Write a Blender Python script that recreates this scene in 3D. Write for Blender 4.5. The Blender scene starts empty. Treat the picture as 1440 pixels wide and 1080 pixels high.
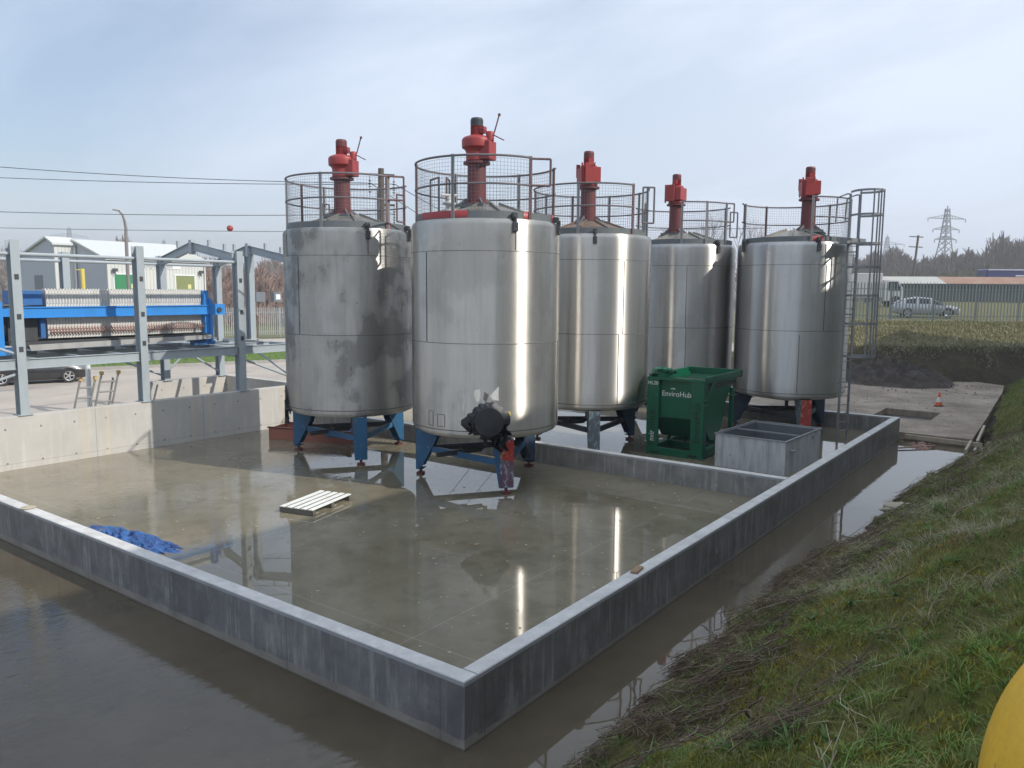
import bpy, bmesh, math, random
import numpy as np
from mathutils import Vector, Matrix, noise as mn
random.seed(7); rng = np.random.default_rng(11)
R = math.radians; PI = math.pi
sc = bpy.context.scene; COL = sc.collection

# ------------------------------------------------------------------ camera
cam_d = bpy.data.cameras.new("Camera"); cam = bpy.data.objects.new("Camera", cam_d); COL.objects.link(cam)
cam_d.sensor_width = 36; cam_d.lens = 36 * 1108.19 / 1440; cam_d.clip_end = 3000; cam_d.clip_start = 0.05
CAM = Vector((-5.6087, -4.7028, 3.8116))
Rv = Vector((0.59584, -0.80307, 0.00753)); Uv = Vector((0.08998, 0.07607, 0.99303)); Fv = Vector((0.79805, 0.59101, -0.11758))
M = Matrix((Rv, Uv, -Fv)).transposed().to_4x4(); M.translation = CAM
cam.matrix_world = M; sc.camera = cam

# ------------------------------------------------------------------ sky, sun, exposure
SUN_AZ, SUN_EL = R(284.3), R(38.7)
w = bpy.data.worlds.new("World"); sc.world = w; w.use_nodes = True
nt = w.node_tree; N = nt.nodes; L = nt.links
bg = N["Background"]; bg.inputs[1].default_value = 0.1
sky = N.new("ShaderNodeTexSky"); sky.sky_type = 'NISHITA'; sky.sun_disc = False
sky.sun_elevation = SUN_EL; sky.sun_rotation = PI/2 - SUN_AZ
sky.air_density = 1.0; sky.dust_density = 2.0; sky.ozone_density = 1.5
tc = N.new("ShaderNodeTexCoord"); sep = N.new("ShaderNodeSeparateXYZ"); L.new(tc.outputs["Generated"], sep.inputs[0])
def wmath(op, a, b=None, clamp=False):
    n = N.new("ShaderNodeMath"); n.operation = op; n.use_clamp = clamp
    for i, v in enumerate((a, b)):
        if v is None: continue
        if isinstance(v, (int, float)): n.inputs[i].default_value = v
        else: L.new(v, n.inputs[i])
    return n.outputs[0]
zc = wmath('ADD', wmath('MAXIMUM', sep.outputs[2], 0.0), 0.22)
comb = N.new("ShaderNodeCombineXYZ"); L.new(wmath('DIVIDE', sep.outputs[0], zc), comb.inputs[0]); L.new(wmath('DIVIDE', sep.outputs[1], zc), comb.inputs[1])
n1 = N.new("ShaderNodeTexNoise"); n1.inputs["Scale"].default_value = 1.15; n1.inputs["Detail"].default_value = 7; n1.inputs["Roughness"].default_value = .55; n1.inputs["Distortion"].default_value = .5
mp = N.new("ShaderNodeMapping"); mp.inputs["Scale"].default_value = (1.0, .45, 1); mp.inputs["Rotation"].default_value = (0, 0, .5); mp.inputs["Location"].default_value = (3.1, 1.7, 0)
L.new(comb.outputs[0], mp.inputs[0]); L.new(mp.outputs[0], n1.inputs["Vector"])
rp = N.new("ShaderNodeValToRGB"); rp.color_ramp.elements[0].position = .40; rp.color_ramp.elements[0].color = (0, 0, 0, 1); rp.color_ramp.elements[1].position = .62; rp.color_ramp.elements[1].color = (1, 1, 1, 1)
L.new(n1.outputs[0], rp.inputs[0])
# more veil towards +X (right of view), clearer towards +Y
side = wmath('ADD', wmath('MULTIPLY', sep.outputs[0], .62), wmath('MULTIPLY', sep.outputs[1], -.50))
behind = wmath('MAXIMUM', wmath('ADD', wmath('MULTIPLY', sep.outputs[0], -.80), wmath('MULTIPLY', sep.outputs[1], -.59)), 0.0)
side = wmath('ADD', side, wmath('ADD', wmath('MULTIPLY', behind, 1.3), wmath('MULTIPLY', wmath('MAXIMUM', wmath('SUBTRACT', sep.outputs[2], .42), 0.0), 1.4)))
veil = wmath('ADD', wmath('MULTIPLY', rp.outputs[0], .50), wmath('ADD', side, .33), True)
mixc = N.new("ShaderNodeMix"); mixc.data_type = 'RGBA'
L.new(veil, mixc.inputs["Factor"]); L.new(sky.outputs[0], mixc.inputs["A"]); mixc.inputs["B"].default_value = (5.6, 6.3, 7.45, 1)
L.new(mixc.outputs["Result"], bg.inputs[0])
sd = bpy.data.lights.new("Sun", 'SUN'); sd.energy = 2.8; sd.angle = R(0.6); sd.color = (1, .94, .85)
so = bpy.data.objects.new("Sun", sd); COL.objects.link(so)
sdir = Vector((math.cos(SUN_AZ)*math.cos(SUN_EL), math.sin(SUN_AZ)*math.cos(SUN_EL), math.sin(SUN_EL)))
so.rotation_euler = sdir.to_track_quat('Z', 'Y').to_euler(); so.location = sdir*60
sc.view_settings.view_transform = 'Standard'; sc.view_settings.look = 'None'; sc.view_settings.exposure = 0.64; sc.view_settings.gamma = 1

# ------------------------------------------------------------------ materials
def newmat(name):
    m = bpy.data.materials.new(name); m.use_nodes = True
    return m, m.node_tree.nodes, m.node_tree.links, m.node_tree.nodes["Principled BSDF"]
def c4(c): return (c[0], c[1], c[2], 1)
def noise_node(N, L, scale, detail=4, rough=.55, stretch=(1, 1, 1), coord="Object", loc=(0, 0, 0)):
    t = N.new("ShaderNodeTexCoord"); mp = N.new("ShaderNodeMapping"); mp.inputs["Scale"].default_value = stretch; mp.inputs["Location"].default_value = loc
    n = N.new("ShaderNodeTexNoise"); n.inputs["Scale"].default_value = scale; n.inputs["Detail"].default_value = detail; n.inputs["Roughness"].default_value = rough
    L.new(t.outputs[coord], mp.inputs[0]); L.new(mp.outputs[0], n.inputs["Vector"]); return n.outputs[0]
def ramp(N, L, src, p0, p1, c0=(0, 0, 0), c1=(1, 1, 1)):
    r = N.new("ShaderNodeValToRGB"); e = r.color_ramp.elements; e[0].position = p0; e[1].position = p1; e[0].color = c4(c0); e[1].color = c4(c1)
    L.new(src, r.inputs[0]); return r.outputs[0]
def mix(N, L, fac, a, b, mode='MIX'):
    m = N.new("ShaderNodeMix"); m.data_type = 'RGBA'; m.blend_type = mode
    for key, v in (("Factor", fac), ("A", a), ("B", b)):
        if isinstance(v, (int, float)): m.inputs[key].default_value = v
        elif isinstance(v, tuple): m.inputs[key].default_value = c4(v)
        else: L.new(v, m.inputs[key])
    return m.outputs["Result"]
def mth(N, L, op, a, b=None, clamp=False):
    n = N.new("ShaderNodeMath"); n.operation = op; n.use_clamp = clamp
    for i, v in enumerate((a, b)):
        if v is None: continue
        if isinstance(v, (int, float)): n.inputs[i].default_value = v
        else: L.new(v, n.inputs[i])
    return n.outputs[0]
def bump(N, L, bs, src, strength, dist=.02):
    b = N.new("ShaderNodeBump"); b.inputs["Strength"].default_value = strength; b.inputs["Distance"].default_value = dist
    L.new(src, b.inputs["Height"]); L.new(b.outputs[0], bs.inputs["Normal"]); return b
MAT = {}
def paint(name, col, dirt=(.12, .10, .08), rough=.5, metal=0, amt=.35, scale=3, chip=None, chipamt=.0, streak=(1, 1, .3), bmp=.15):
    m, N, L, bs = newmat(name)
    n = noise_node(N, L, scale, 6, .6, streak); c = mix(N, L, mth(N, L, 'MULTIPLY', ramp(N, L, n, .45, .8), amt), tuple(col), tuple(dirt))
    n2 = noise_node(N, L, scale*9, 3, .6); c = mix(N, L, mth(N, L, 'MULTIPLY', ramp(N, L, n2, .35, .7), .22), c, tuple(x*.65 for x in col))
    if chip:
        n3 = noise_node(N, L, 14, 4, .65, (1, 1, .6), loc=(3, 5, 1)); c = mix(N, L, ramp(N, L, n3, .62-chipamt, .64-chipamt), c, tuple(chip))
    L.new(c, bs.inputs["Base Color"]); bs.inputs["Metallic"].default_value = metal
    L.new(mth(N, L, 'ADD', mth(N, L, 'MULTIPLY', n2, .25), rough-.12), bs.inputs["Roughness"])
    if bmp: bump(N, L, bs, n2, bmp, .01)
    MAT[name] = m; return m
paint('steel_grey', (.36, .41, .44), rough=.5, amt=.25)
paint('galvanised', (.34, .36, .38), (.2, .2, .2), rough=.45, metal=.5, amt=.4, scale=5)
paint('galv_box', (.56, .58, .60), (.24, .25, .27), rough=.5, metal=.3, amt=1.0, scale=7, streak=(1, 1, .14), chip=(.16, .17, .19), chipamt=-.03)
paint('galv_grey', (.28, .29, .30), (.18, .18, .18), rough=.5, metal=.4, amt=.4, scale=6)
paint('rail_rust', (.17, .165, .175), (.15, .07, .06), rough=.6, metal=.2, amt=.5, scale=5, chip=(.33, .12, .10), chipamt=-.06)
paint('rail_red', (.15, .085, .085), (.2, .2, .2), rough=.6, amt=.7, scale=6, chip=(.28, .08, .07), chipamt=-.02)
paint('mesh_wire', (.16, .165, .18), rough=.5, metal=.3, amt=.2, bmp=0)
paint('toe_board', (.15, .17, .18), (.25, .24, .22), rough=.55, metal=.3, amt=.5, scale=3)
paint('red_paint', (.33, .036, .036), (.16, .035, .03), rough=.45, amt=.5, scale=4)
paint('red_dark', (.14, .03, .032), (.08, .05, .045), rough=.5, amt=.6, scale=4)
paint('red_flake', (.40, .035, .03), (.15, .12, .12), rough=.5, amt=.5, scale=6, chip=(.45, .30, .16), chipamt=.04, streak=(1, 1, .2))
paint('red_worn', (.13, .07, .10), (.25, .24, .28), rough=.6, amt=.6, scale=9, chip=(.30, .30, .36), chipamt=.07)
paint('blue_leg', (.025, .12, .25), (.04, .07, .10), rough=.45, amt=.6, scale=4, chip=(.22, .30, .36), chipamt=-.03)
paint('blue_worn', (.03, .13, .27), (.10, .14, .18), rough=.5, amt=.6, scale=5, chip=(.24, .33, .40), chipamt=.05)
paint('leg_grey', (.16, .17, .19), (.10, .15, .20), rough=.55, amt=.6, scale=6, chip=(.25, .42, .50), chipamt=.06)
paint('leg_dark', (.03, .065, .115), (.12, .04, .04), rough=.5, amt=.5, scale=4)
paint('brace_dark', (.04, .045, .06), rough=.5, amt=.4)
paint('motor_dark', (.03, .04, .05), rough=.5, amt=.2)
paint('green_paint', (.005, .105, .052), (.01, .05, .03), rough=.35, amt=.4, scale=4, chip=(.02, .17, .09), chipamt=-.05)
paint('green_dark', (.004, .06, .03), (.01, .03, .02), rough=.5, amt=.4)
paint('white_text', (.75, .78, .76), rough=.5, amt=.1, bmp=0)
paint('black_text', (.01, .02, .015), rough=.5, amt=.1, bmp=0)
paint('black_plastic', (.012, .015, .019), (.03, .03, .035), rough=.42, amt=.4, scale=8, bmp=.5)
paint('press_blue', (.035, .25, .66), (.04, .16, .35), rough=.4, amt=.4)
paint('press_blue_dark', (.03, .14, .38), rough=.45, amt=.3)
paint('plate_white', (.62, .61, .57), (.36, .34, .30), rough=.6, amt=.45, scale=6, streak=(1, 1, .3))
paint('handle_brown', (.36, .17, .14), rough=.6, amt=.3)
paint('dark_steel', (.05, .055, .06), rough=.5, amt=.4)
paint('drip_grey', (.38, .38, .37), (.15, .15, .15), rough=.5, amt=.5)
paint('wood_white', (.74, .75, .72), (.45, .42, .35), rough=.7, amt=.4, scale=5)
paint('wood_grey', (.13, .12, .10), rough=.8, amt=.4)
paint('wood_brown', (.30, .19, .11), (.14, .08, .05), rough=.75, amt=.5, scale=9)
paint('timber_pale', (.42, .37, .28), (.15, .13, .10), rough=.8, amt=.5, scale=6)
paint('stone', (.30, .28, .22), (.12, .11, .09), rough=.85, amt=.6, scale=8)
paint('alu', (.42, .42, .40), (.25, .25, .24), rough=.5, metal=.5, amt=.4)
paint('yellow_cap', (.60, .42, .16), rough=.6, amt=.3)
paint('trough_red', (.33, .12, .08), (.2, .07, .05), rough=.6, amt=.5)
paint('cladding_shade', (.42, .45, .50), (.36, .39, .43), rough=.5, amt=.3, scale=1)  # cladding tone darkened to carry the shade on the gable ends
paint('roof_white', (.58, .60, .58), (.55, .56, .53), rough=.5, amt=.3, scale=.7)
paint('door_green', (.02, .22, .08), rough=.5, amt=.2)
paint('door_olive', (.22, .25, .09), rough=.5, amt=.2)
paint('notice_yellow', (.70, .66, .30), rough=.6, amt=.2)
paint('lamp_cream', (.62, .60, .45), rough=.5, amt=.1)
paint('trim_white', (.78, .80, .80), rough=.5, amt=.15)
paint('grey_pipe', (.16, .18, .21), rough=.5, amt=.3)
paint('concrete_post', (.22, .20, .19), rough=.8, amt=.4)
paint('yellow_paint', (.85, .50, .035), (.50, .30, .05), rough=.42, amt=.5, scale=6, chip=(.22, .15, .05), chipamt=-.075)
paint('cable', (.03, .03, .035), rough=.5, amt=0, bmp=0)
paint('pylon_steel', (.20, .22, .24), rough=.6, amt=.2, bmp=0)
paint('pole_wood', (.10, .08, .065), rough=.8, amt=.5)
paint('fence_galv', (.36, .38, .40), (.25, .27, .28), rough=.5, metal=.3, amt=.3)
paint('fence_dull', (.155, .19, .195), (.10, .125, .125), rough=.6, metal=.2, amt=.4)
paint('fence_rust', (.16, .10, .08), rough=.7, amt=.4)
paint('shed_dark', (.025, .038, .042), rough=.6, amt=.4, scale=1)
paint('roof_pale', (.40, .40, .37), (.26, .24, .22), rough=.7, amt=.4, scale=.8)
paint('roof_rust', (.27, .15, .10), (.33, .27, .21), rough=.7, amt=.7, scale=.8)
paint('coach_blue', (.05, .06, .15), rough=.3, amt=.1)
paint('coach_glass', (.03, .06, .07), rough=.1, amt=0, bmp=0)
paint('van_white', (.45, .46, .48), rough=.4, amt=.1)
paint('tyre', (.02, .02, .02), rough=.8, amt=.2)
paint('alloy', (.6, .6, .6), rough=.3, metal=.7, amt=.1, bmp=0)
paint('car_glass', (.02, .025, .03), rough=.05, amt=0, bmp=0)
paint('lamp_glass', (.6, .6, .6), rough=.1, amt=0, bmp=0)
paint('cone_orange', (.75, .13, .04), rough=.5, amt=.3)
paint('cone_white', (.7, .7, .68), rough=.4, amt=.3)
paint('earth', (.075, .062, .052), (.15, .125, .105), rough=.95, amt=.8, scale=2, bmp=1)
paint('twig', (.115, .078, .05), (.23, .17, .115), rough=.9, amt=.6, scale=5, bmp=0)
paint('twig_pale', (.46, .39, .29), (.26, .20, .14), rough=.9, amt=.6, scale=5, bmp=0)
paint('bark', (.10, .085, .075), rough=.9, amt=.4, bmp=0)
paint('label_paper', (.62, .62, .60), (.2, .2, .2), rough=.6, amt=.5, scale=14)
paint('label_yellow', (.75, .60, .12), rough=.5, amt=.1, bmp=0)
paint('label_blue', (.03, .06, .28), rough=.5, amt=.1, bmp=0)
paint('valve_white', (.6, .6, .58), rough=.4, amt=.2)
paint('shed_grey', (.50, .50, .49), rough=.6, amt=.3, scale=.5)
paint('rubble', (.30, .17, .14), (.2, .17, .15), rough=.9, amt=.7, scale=12)
def carpaint(name, col):
    m, N, L, bs = newmat(name); bs.inputs["Base Color"].default_value = c4(col); bs.inputs["Metallic"].default_value = .5
    bs.inputs["Roughness"].default_value = .35; bs.inputs["Coat Weight"].default_value = .8; bs.inputs["Coat Roughness"].default_value = .06
    n = noise_node(N, L, 3, 3); L.new(mix(N, L, mth(N, L, 'MULTIPLY', n, .3), tuple(col), (.15, .14, .13)), bs.inputs["Base Color"]); MAT[name] = m
carpaint('car_black', (.012, .015, .02)); carpaint('car_silver', (.40, .42, .45))

def corrugated(name, col, period, axis_obj=(1, 0, 0), depth=.03, rough=.5):
    m, N, L, bs = newmat(name)
    t = N.new("ShaderNodeTexCoord"); wv = N.new("ShaderNodeTexWave"); wv.wave_type = 'BANDS'; wv.bands_direction = 'X'; wv.inputs["Scale"].default_value = 1/period*.314*1.0
    L.new(t.outputs["Object"], wv.inputs["Vector"]); wv.inputs["Distortion"].default_value = 0
    n = noise_node(N, L, .8, 5, .6, (1, 1, .3))
    c = mix(N, L, mth(N, L, 'MULTIPLY', ramp(N, L, n, .4, .8), .3), tuple(col), tuple(x*.7 for x in col))
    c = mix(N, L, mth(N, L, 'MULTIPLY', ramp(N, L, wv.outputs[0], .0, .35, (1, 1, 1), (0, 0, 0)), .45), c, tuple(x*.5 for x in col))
    L.new(c, bs.inputs["Base Color"]); bs.inputs["Roughness"].default_value = rough; bump(N, L, bs, wv.outputs[0], .6, depth); MAT[name] = m
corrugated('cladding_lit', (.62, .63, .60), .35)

def stainless(name, base=(.63, .61, .575), stain=.2, dark=(.20, .19, .18), seed=0, rough=.27):
    m, N, L, bs = newmat(name)
    lo = (seed*3.1, seed*1.7, seed*.9)
    brush = noise_node(N, L, 3, 5, .7, (1, 1, 60), loc=lo)          # fine horizontal brushing
    drip = noise_node(N, L, 5, 5, .6, (1.6, 1.6, .12), loc=lo)      # vertical run marks
    blot = noise_node(N, L, .9, 6, .62, (1, 1, .8), loc=lo)
    c = mix(N, L, mth(N, L, 'MULTIPLY', ramp(N, L, brush, .3, .7), .18), tuple(base), tuple(x*.72 for x in base))
    c = mix(N, L, mth(N, L, 'MULTIPLY', ramp(N, L, drip, .48, .75), .30+stain*.4), c, tuple(x*.62 for x in base))
    c = mix(N, L, mth(N, L, 'MULTIPLY', ramp(N, L, blot, .49, .535), stain), c, tuple(dark))
    sp = noise_node(N, L, 9, 3, .5, (1.5, 1.5, .5), loc=(lo[0]+4, 2, 2))
    c = mix(N, L, mth(N, L, 'MULTIPLY', ramp(N, L, sp, .70, .72), .5*min(1, stain*2.5)), c, (.08, .075, .07))
    sp2 = noise_node(N, L, 7, 3, .5, (1.5, 1.5, .4), loc=(lo[0]+9, 7, 2))
    c = mix(N, L, mth(N, L, 'MULTIPLY', ramp(N, L, sp2, .71, .73), .4*min(1, stain*2)), c, (.62, .60, .54))
    L.new(c, bs.inputs["Base Color"]); bs.inputs["Metallic"].default_value = .94
    r = mth(N, L, 'ADD', mth(N, L, 'MULTIPLY', ramp(N, L, blot, .4, .62), .22*min(1, stain*2)), mth(N, L, 'ADD', mth(N, L, 'MULTIPLY', brush, .08), rough-.04))
    L.new(r, bs.inputs["Roughness"])
    bs.inputs["Anisotropic"].default_value = .99; bs.inputs["Anisotropic Rotation"].default_value = .25
    tg = N.new("ShaderNodeTangent"); tg.direction_type = 'RADIAL'; tg.axis = 'Z'; L.new(tg.outputs[0], bs.inputs["Tangent"])
    wob = noise_node(N, L, .8, 2, .5, (1, 1, .5), loc=lo); bump(N, L, bs, wob, .09, .05)
    MAT[name] = m
stainless('stainless_stained', base=(.60, .585, .555), stain=.5, dark=(.27, .26, .245), seed=1, rough=.46)
stainless('stainless_front', base=(.69, .665, .615), stain=.2, dark=(.38, .36, .33), seed=2, rough=.36)
stainless('stainless_clean', base=(.68, .66, .62), stain=.05, seed=3, rough=.37)
stainless('stainless_streaked', base=(.56, .55, .53), stain=.14, seed=4, rough=.36)
stainless('stainless_end', base=(.62, .615, .60), stain=.06, seed=5, rough=.36)
paint('cone_roof', (.30, .29, .26), (.2, .16, .12), rough=.5, metal=.7, amt=.6)
paint('weld', (.16, .155, .145), rough=.6, metal=.4, amt=.5, bmp=0)
paint('rust_cone', (.22, .15, .11), (.3, .28, .26), rough=.6, metal=.4, amt=.6)

def concrete(name, col, dark, streak=.4, scale=2, rough=.8, z_foot=None, z_lip=None, foot=(.30, .28, .25), coords="Object", bumpy=.2, holes=False):
    m, N, L, bs = newmat(name)
    n = noise_node(N, L, scale, 7, .62, coord=coords); s = noise_node(N, L, 6, 5, .6, (1.2, 1.2, .14), coord=coords); f = noise_node(N, L, 40, 3, .6, coord=coords)
    c = mix(N, L, ramp(N, L, n, .3, .72), tuple(col), tuple(dark))
    c = mix(N, L, mth(N, L, 'MULTIPLY', ramp(N, L, s, .52, .72), streak), c, tuple(min(1, x*1.9) for x in col))
    s2 = noise_node(N, L, 14, 4, .7, (1.3, 1.3, .10), coord=coords, loc=(3, 8, 1)); c = mix(N, L, mth(N, L, 'MULTIPLY', ramp(N, L, s2, .60, .70), streak*.7), c, tuple(min(1, x*2.3) for x in col))
    bl = noise_node(N, L, .7, 6, .7, coord=coords, loc=(9, 1, 4)); c = mix(N, L, mth(N, L, 'MULTIPLY', ramp(N, L, bl, .50, .60), min(.5, streak)), c, tuple(x*.75 for x in dark))
    c = mix(N, L, mth(N, L, 'MULTIPLY', ramp(N, L, f, .55, .75), .3), c, tuple(x*.6 for x in dark))
    if z_foot is not None:
        g = N.new("ShaderNodeNewGeometry"); sp = N.new("ShaderNodeSeparateXYZ"); L.new(g.outputs["Position"], sp.inputs[0])
        edge = mth(N, L, 'ADD', sp.outputs[2], mth(N, L, 'MULTIPLY', mth(N, L, 'SUBTRACT', noise_node(N, L, 3.2, 5, .6, (1, 1, .5)), .5), .14))
        lo = mth(N, L, 'LESS_THAN', edge, z_foot); c = mix(N, L, lo, c, mix(N, L, ramp(N, L, n, .3, .7), tuple(foot), tuple(x*.6 for x in foot)))
        wl = mth(N, L, 'LESS_THAN', mth(N, L, 'ADD', sp.outputs[2], mth(N, L, 'MULTIPLY', n, .03)), -.685); c = mix(N, L, mth(N, L, 'MULTIPLY', wl, .75), c, (.08, .07, .045))
        q_ = N.new("ShaderNodeTexCoord"); sq = N.new("ShaderNodeSeparateXYZ"); L.new(q_.outputs["Object"], sq.inputs[0]); al = mth(N, L, 'ADD', sq.outputs[0], sq.outputs[1])
        jn = mth(N, L, 'ABSOLUTE', mth(N, L, 'MULTIPLY', mth(N, L, 'SUBTRACT', mth(N, L, 'FRACT', mth(N, L, 'DIVIDE', mth(N, L, 'ADD', al, .9), 2.44)), .5), 2.44))
        c = mix(N, L, mth(N, L, 'MULTIPLY', mth(N, L, 'LESS_THAN', mth(N, L, 'ADD', jn, mth(N, L, 'MULTIPLY', f, .006)), .009), .55), c, (.05, .05, .05))
        spk = noise_node(N, L, 9, 2, .4, (1, 1, .45), loc=(2, 2, 9)); c = mix(N, L, mth(N, L, 'MULTIPLY', ramp(N, L, spk, .765, .775), .7), c, (.55, .55, .53))
        if z_lip is not None:
            e2 = mth(N, L, 'ADD', sp.outputs[2], mth(N, L, 'MULTIPLY', mth(N, L, 'SUBTRACT', f, .5), .012))
            c = mix(N, L, mth(N, L, 'GREATER_THAN', e2, z_lip), c, mix(N, L, ramp(N, L, n, .3, .7), (.36, .37, .38), (.27, .28, .29)))
    if holes:
        # shutter-bolt holes in two rows and panel joints, spaced along x
        t = N.new("ShaderNodeTexCoord"); sp = N.new("ShaderNodeSeparateXYZ"); L.new(t.outputs["Object"], sp.inputs[0])
        fx = mth(N, L, 'SUBTRACT', mth(N, L, 'FRACT', mth(N, L, 'DIVIDE', sp.outputs[0], .78)), .5)
        dx = mth(N, L, 'MULTIPLY', fx, .78)
        for zz in (.48, -.33):
            dz = mth(N, L, 'SUBTRACT', sp.outputs[2], zz)
            d2 = mth(N, L, 'ADD', mth(N, L, 'POWER', mth(N, L, 'ABSOLUTE', dx), 2), mth(N, L, 'POWER', mth(N, L, 'ABSOLUTE', dz), 2))
            c = mix(N, L, mth(N, L, 'LESS_THAN', d2, .00075), c, (.22, .22, .22))
        line = mth(N, L, 'LESS_THAN', mth(N, L, 'ABSOLUTE', mth(N, L, 'SUBTRACT', sp.outputs[2], mth(N, L, 'SUBTRACT', -.34, mth(N, L, 'MULTIPLY', n, .02)))), .006)
        c = mix(N, L, mth(N, L, 'MULTIPLY', line, .5), c, (.2, .19, .17))
        gx = mth(N, L, 'ABSOLUTE', mth(N, L, 'MULTIPLY', mth(N, L, 'SUBTRACT', mth(N, L, 'FRACT', mth(N, L, 'DIVIDE', mth(N, L, 'ADD', sp.outputs[0], .5), 3.02)), .5), 3.02))
        vert = mth(N, L, 'LESS_THAN', mth(N, L, 'ADD', gx, mth(N, L, 'MULTIPLY', f, .01)), .012)
        c = mix(N, L, mth(N, L, 'MULTIPLY', vert, .6), c, (.18, .17, .15))
        gy = mth(N, L, 'LESS_THAN', mth(N, L, 'ABSOLUTE', mth(N, L, 'ADD', gx, -.28)), .09)
        c = mix(N, L, mth(N, L, 'MULTIPLY', gy, .25), c, (.55, .47, .33))
    L.new(c, bs.inputs["Base Color"]); bs.inputs["Roughness"].default_value = rough; bs.inputs["Specular IOR Level"].default_value = .3
    bump(N, L, bs, mth(N, L, 'ADD', n, mth(N, L, 'MULTIPLY', f, .3)), bumpy*1.5, .02); MAT[name] = m
concrete('wall_coated', (.235, .235, .232), (.125, .126, .128), .6, 1.8, .55, z_foot=-.60, z_lip=-.045)
concrete('wall_side_right', (.215, .212, .205), (.115, .113, .11), .6, 1.8, .55, z_foot=-.645, z_lip=-.045)
concrete('wall_grey', (.27, .265, .25), (.16, .157, .15), .5, 2, .7, z_foot=-2, z_lip=-.05)
concrete('wall_top', (.66, .65, .62), (.44, .435, .42), .12, 3.2, .75, bumpy=.4)
concrete('wall_pale', (.52, .50, .47), (.43, .42, .39), .12, 1.1, .8, holes=True)
concrete('slab', (.40, .33, .255), (.15, .12, .09), .3, .55, .85)
concrete('pit', (.10, .095, .085), (.05, .047, .042), .2, 4, .9, bumpy=1)
concrete('kerb', (.38, .36, .33), (.28, .27, .25), .1, 2, .85)

def yardmat():
    m, N, L, bs = newmat('yard')
    n = noise_node(N, L, .35, 7, .6); n2 = noise_node(N, L, .12, 5, .6, (1, 3, 1)); f = noise_node(N, L, 12, 4, .6)
    c = mix(N, L, ramp(N, L, n, .3, .7), (.44, .385, .33), (.34, .30, .26))
    c = mix(N, L, mth(N, L, 'MULTIPLY', ramp(N, L, n2, .58, .66), .6), c, (.14, .13, .125))
    c = mix(N, L, mth(N, L, 'MULTIPLY', ramp(N, L, f, .5, .75), .25), c, (.25, .22, .2))
    L.new(c, bs.inputs["Base Color"]); bs.inputs["Roughness"].default_value = .85; bump(N, L, bs, f, .2, .02); MAT['yard'] = m
yardmat()
def groundmat(name, a, b, c3, scale=.6):
    m, N, L, bs = newmat(name)
    n = noise_node(N, L, scale, 8, .65); n2 = noise_node(N, L, scale*6, 6, .7); n3 = noise_node(N, L, scale*.25, 4, .5, loc=(5, 2, 0))
    c = mix(N, L, ramp(N, L, n, .38, .62), tuple(a), tuple(b)); c = mix(N, L, ramp(N, L, n2, .45, .68), c, tuple(c3))
    c = mix(N, L, mth(N, L, 'MULTIPLY', ramp(N, L, n3, .4, .6), .4), c, tuple(a))
    if name == 'bank_ground':      # bare wet mud along the waterline
        g_ = N.new("ShaderNodeNewGeometry"); sp_ = N.new("ShaderNodeSeparateXYZ"); L.new(g_.outputs["Position"], sp_.inputs[0])
        c = mix(N, L, mth(N, L, 'LESS_THAN', mth(N, L, 'ADD', sp_.outputs[2], mth(N, L, 'MULTIPLY', n, .5)), -.33), c, (.045, .036, .026))
    L.new(c, bs.inputs["Base Color"]); bs.inputs["Roughness"].default_value = .95; bs.inputs["Specular IOR Level"].default_value = .15
    bump(N, L, bs, mth(N, L, 'ADD', n2, n), .9, .12); MAT[name] = m
groundmat('bank_ground', (.14, .155, .032), (.16, .12, .058), (.07, .055, .03), 1.3)
groundmat('bank_far', (.15, .15, .055), (.17, .14, .075), (.09, .085, .045), .5)
groundmat('bank_soil', (.055, .044, .032), (.10, .09, .042), (.035, .028, .022), 1.0)
groundmat('verge', (.10, .17, .04), (.13, .16, .06), (.07, .11, .03), .8)
groundmat('field', (.14, .15, .075), (.17, .16, .10), (.11, .12, .07), .05)
groundmat('hillside', (.14, .115, .10), (.15, .125, .105), (.11, .095, .08), .03)

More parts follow.
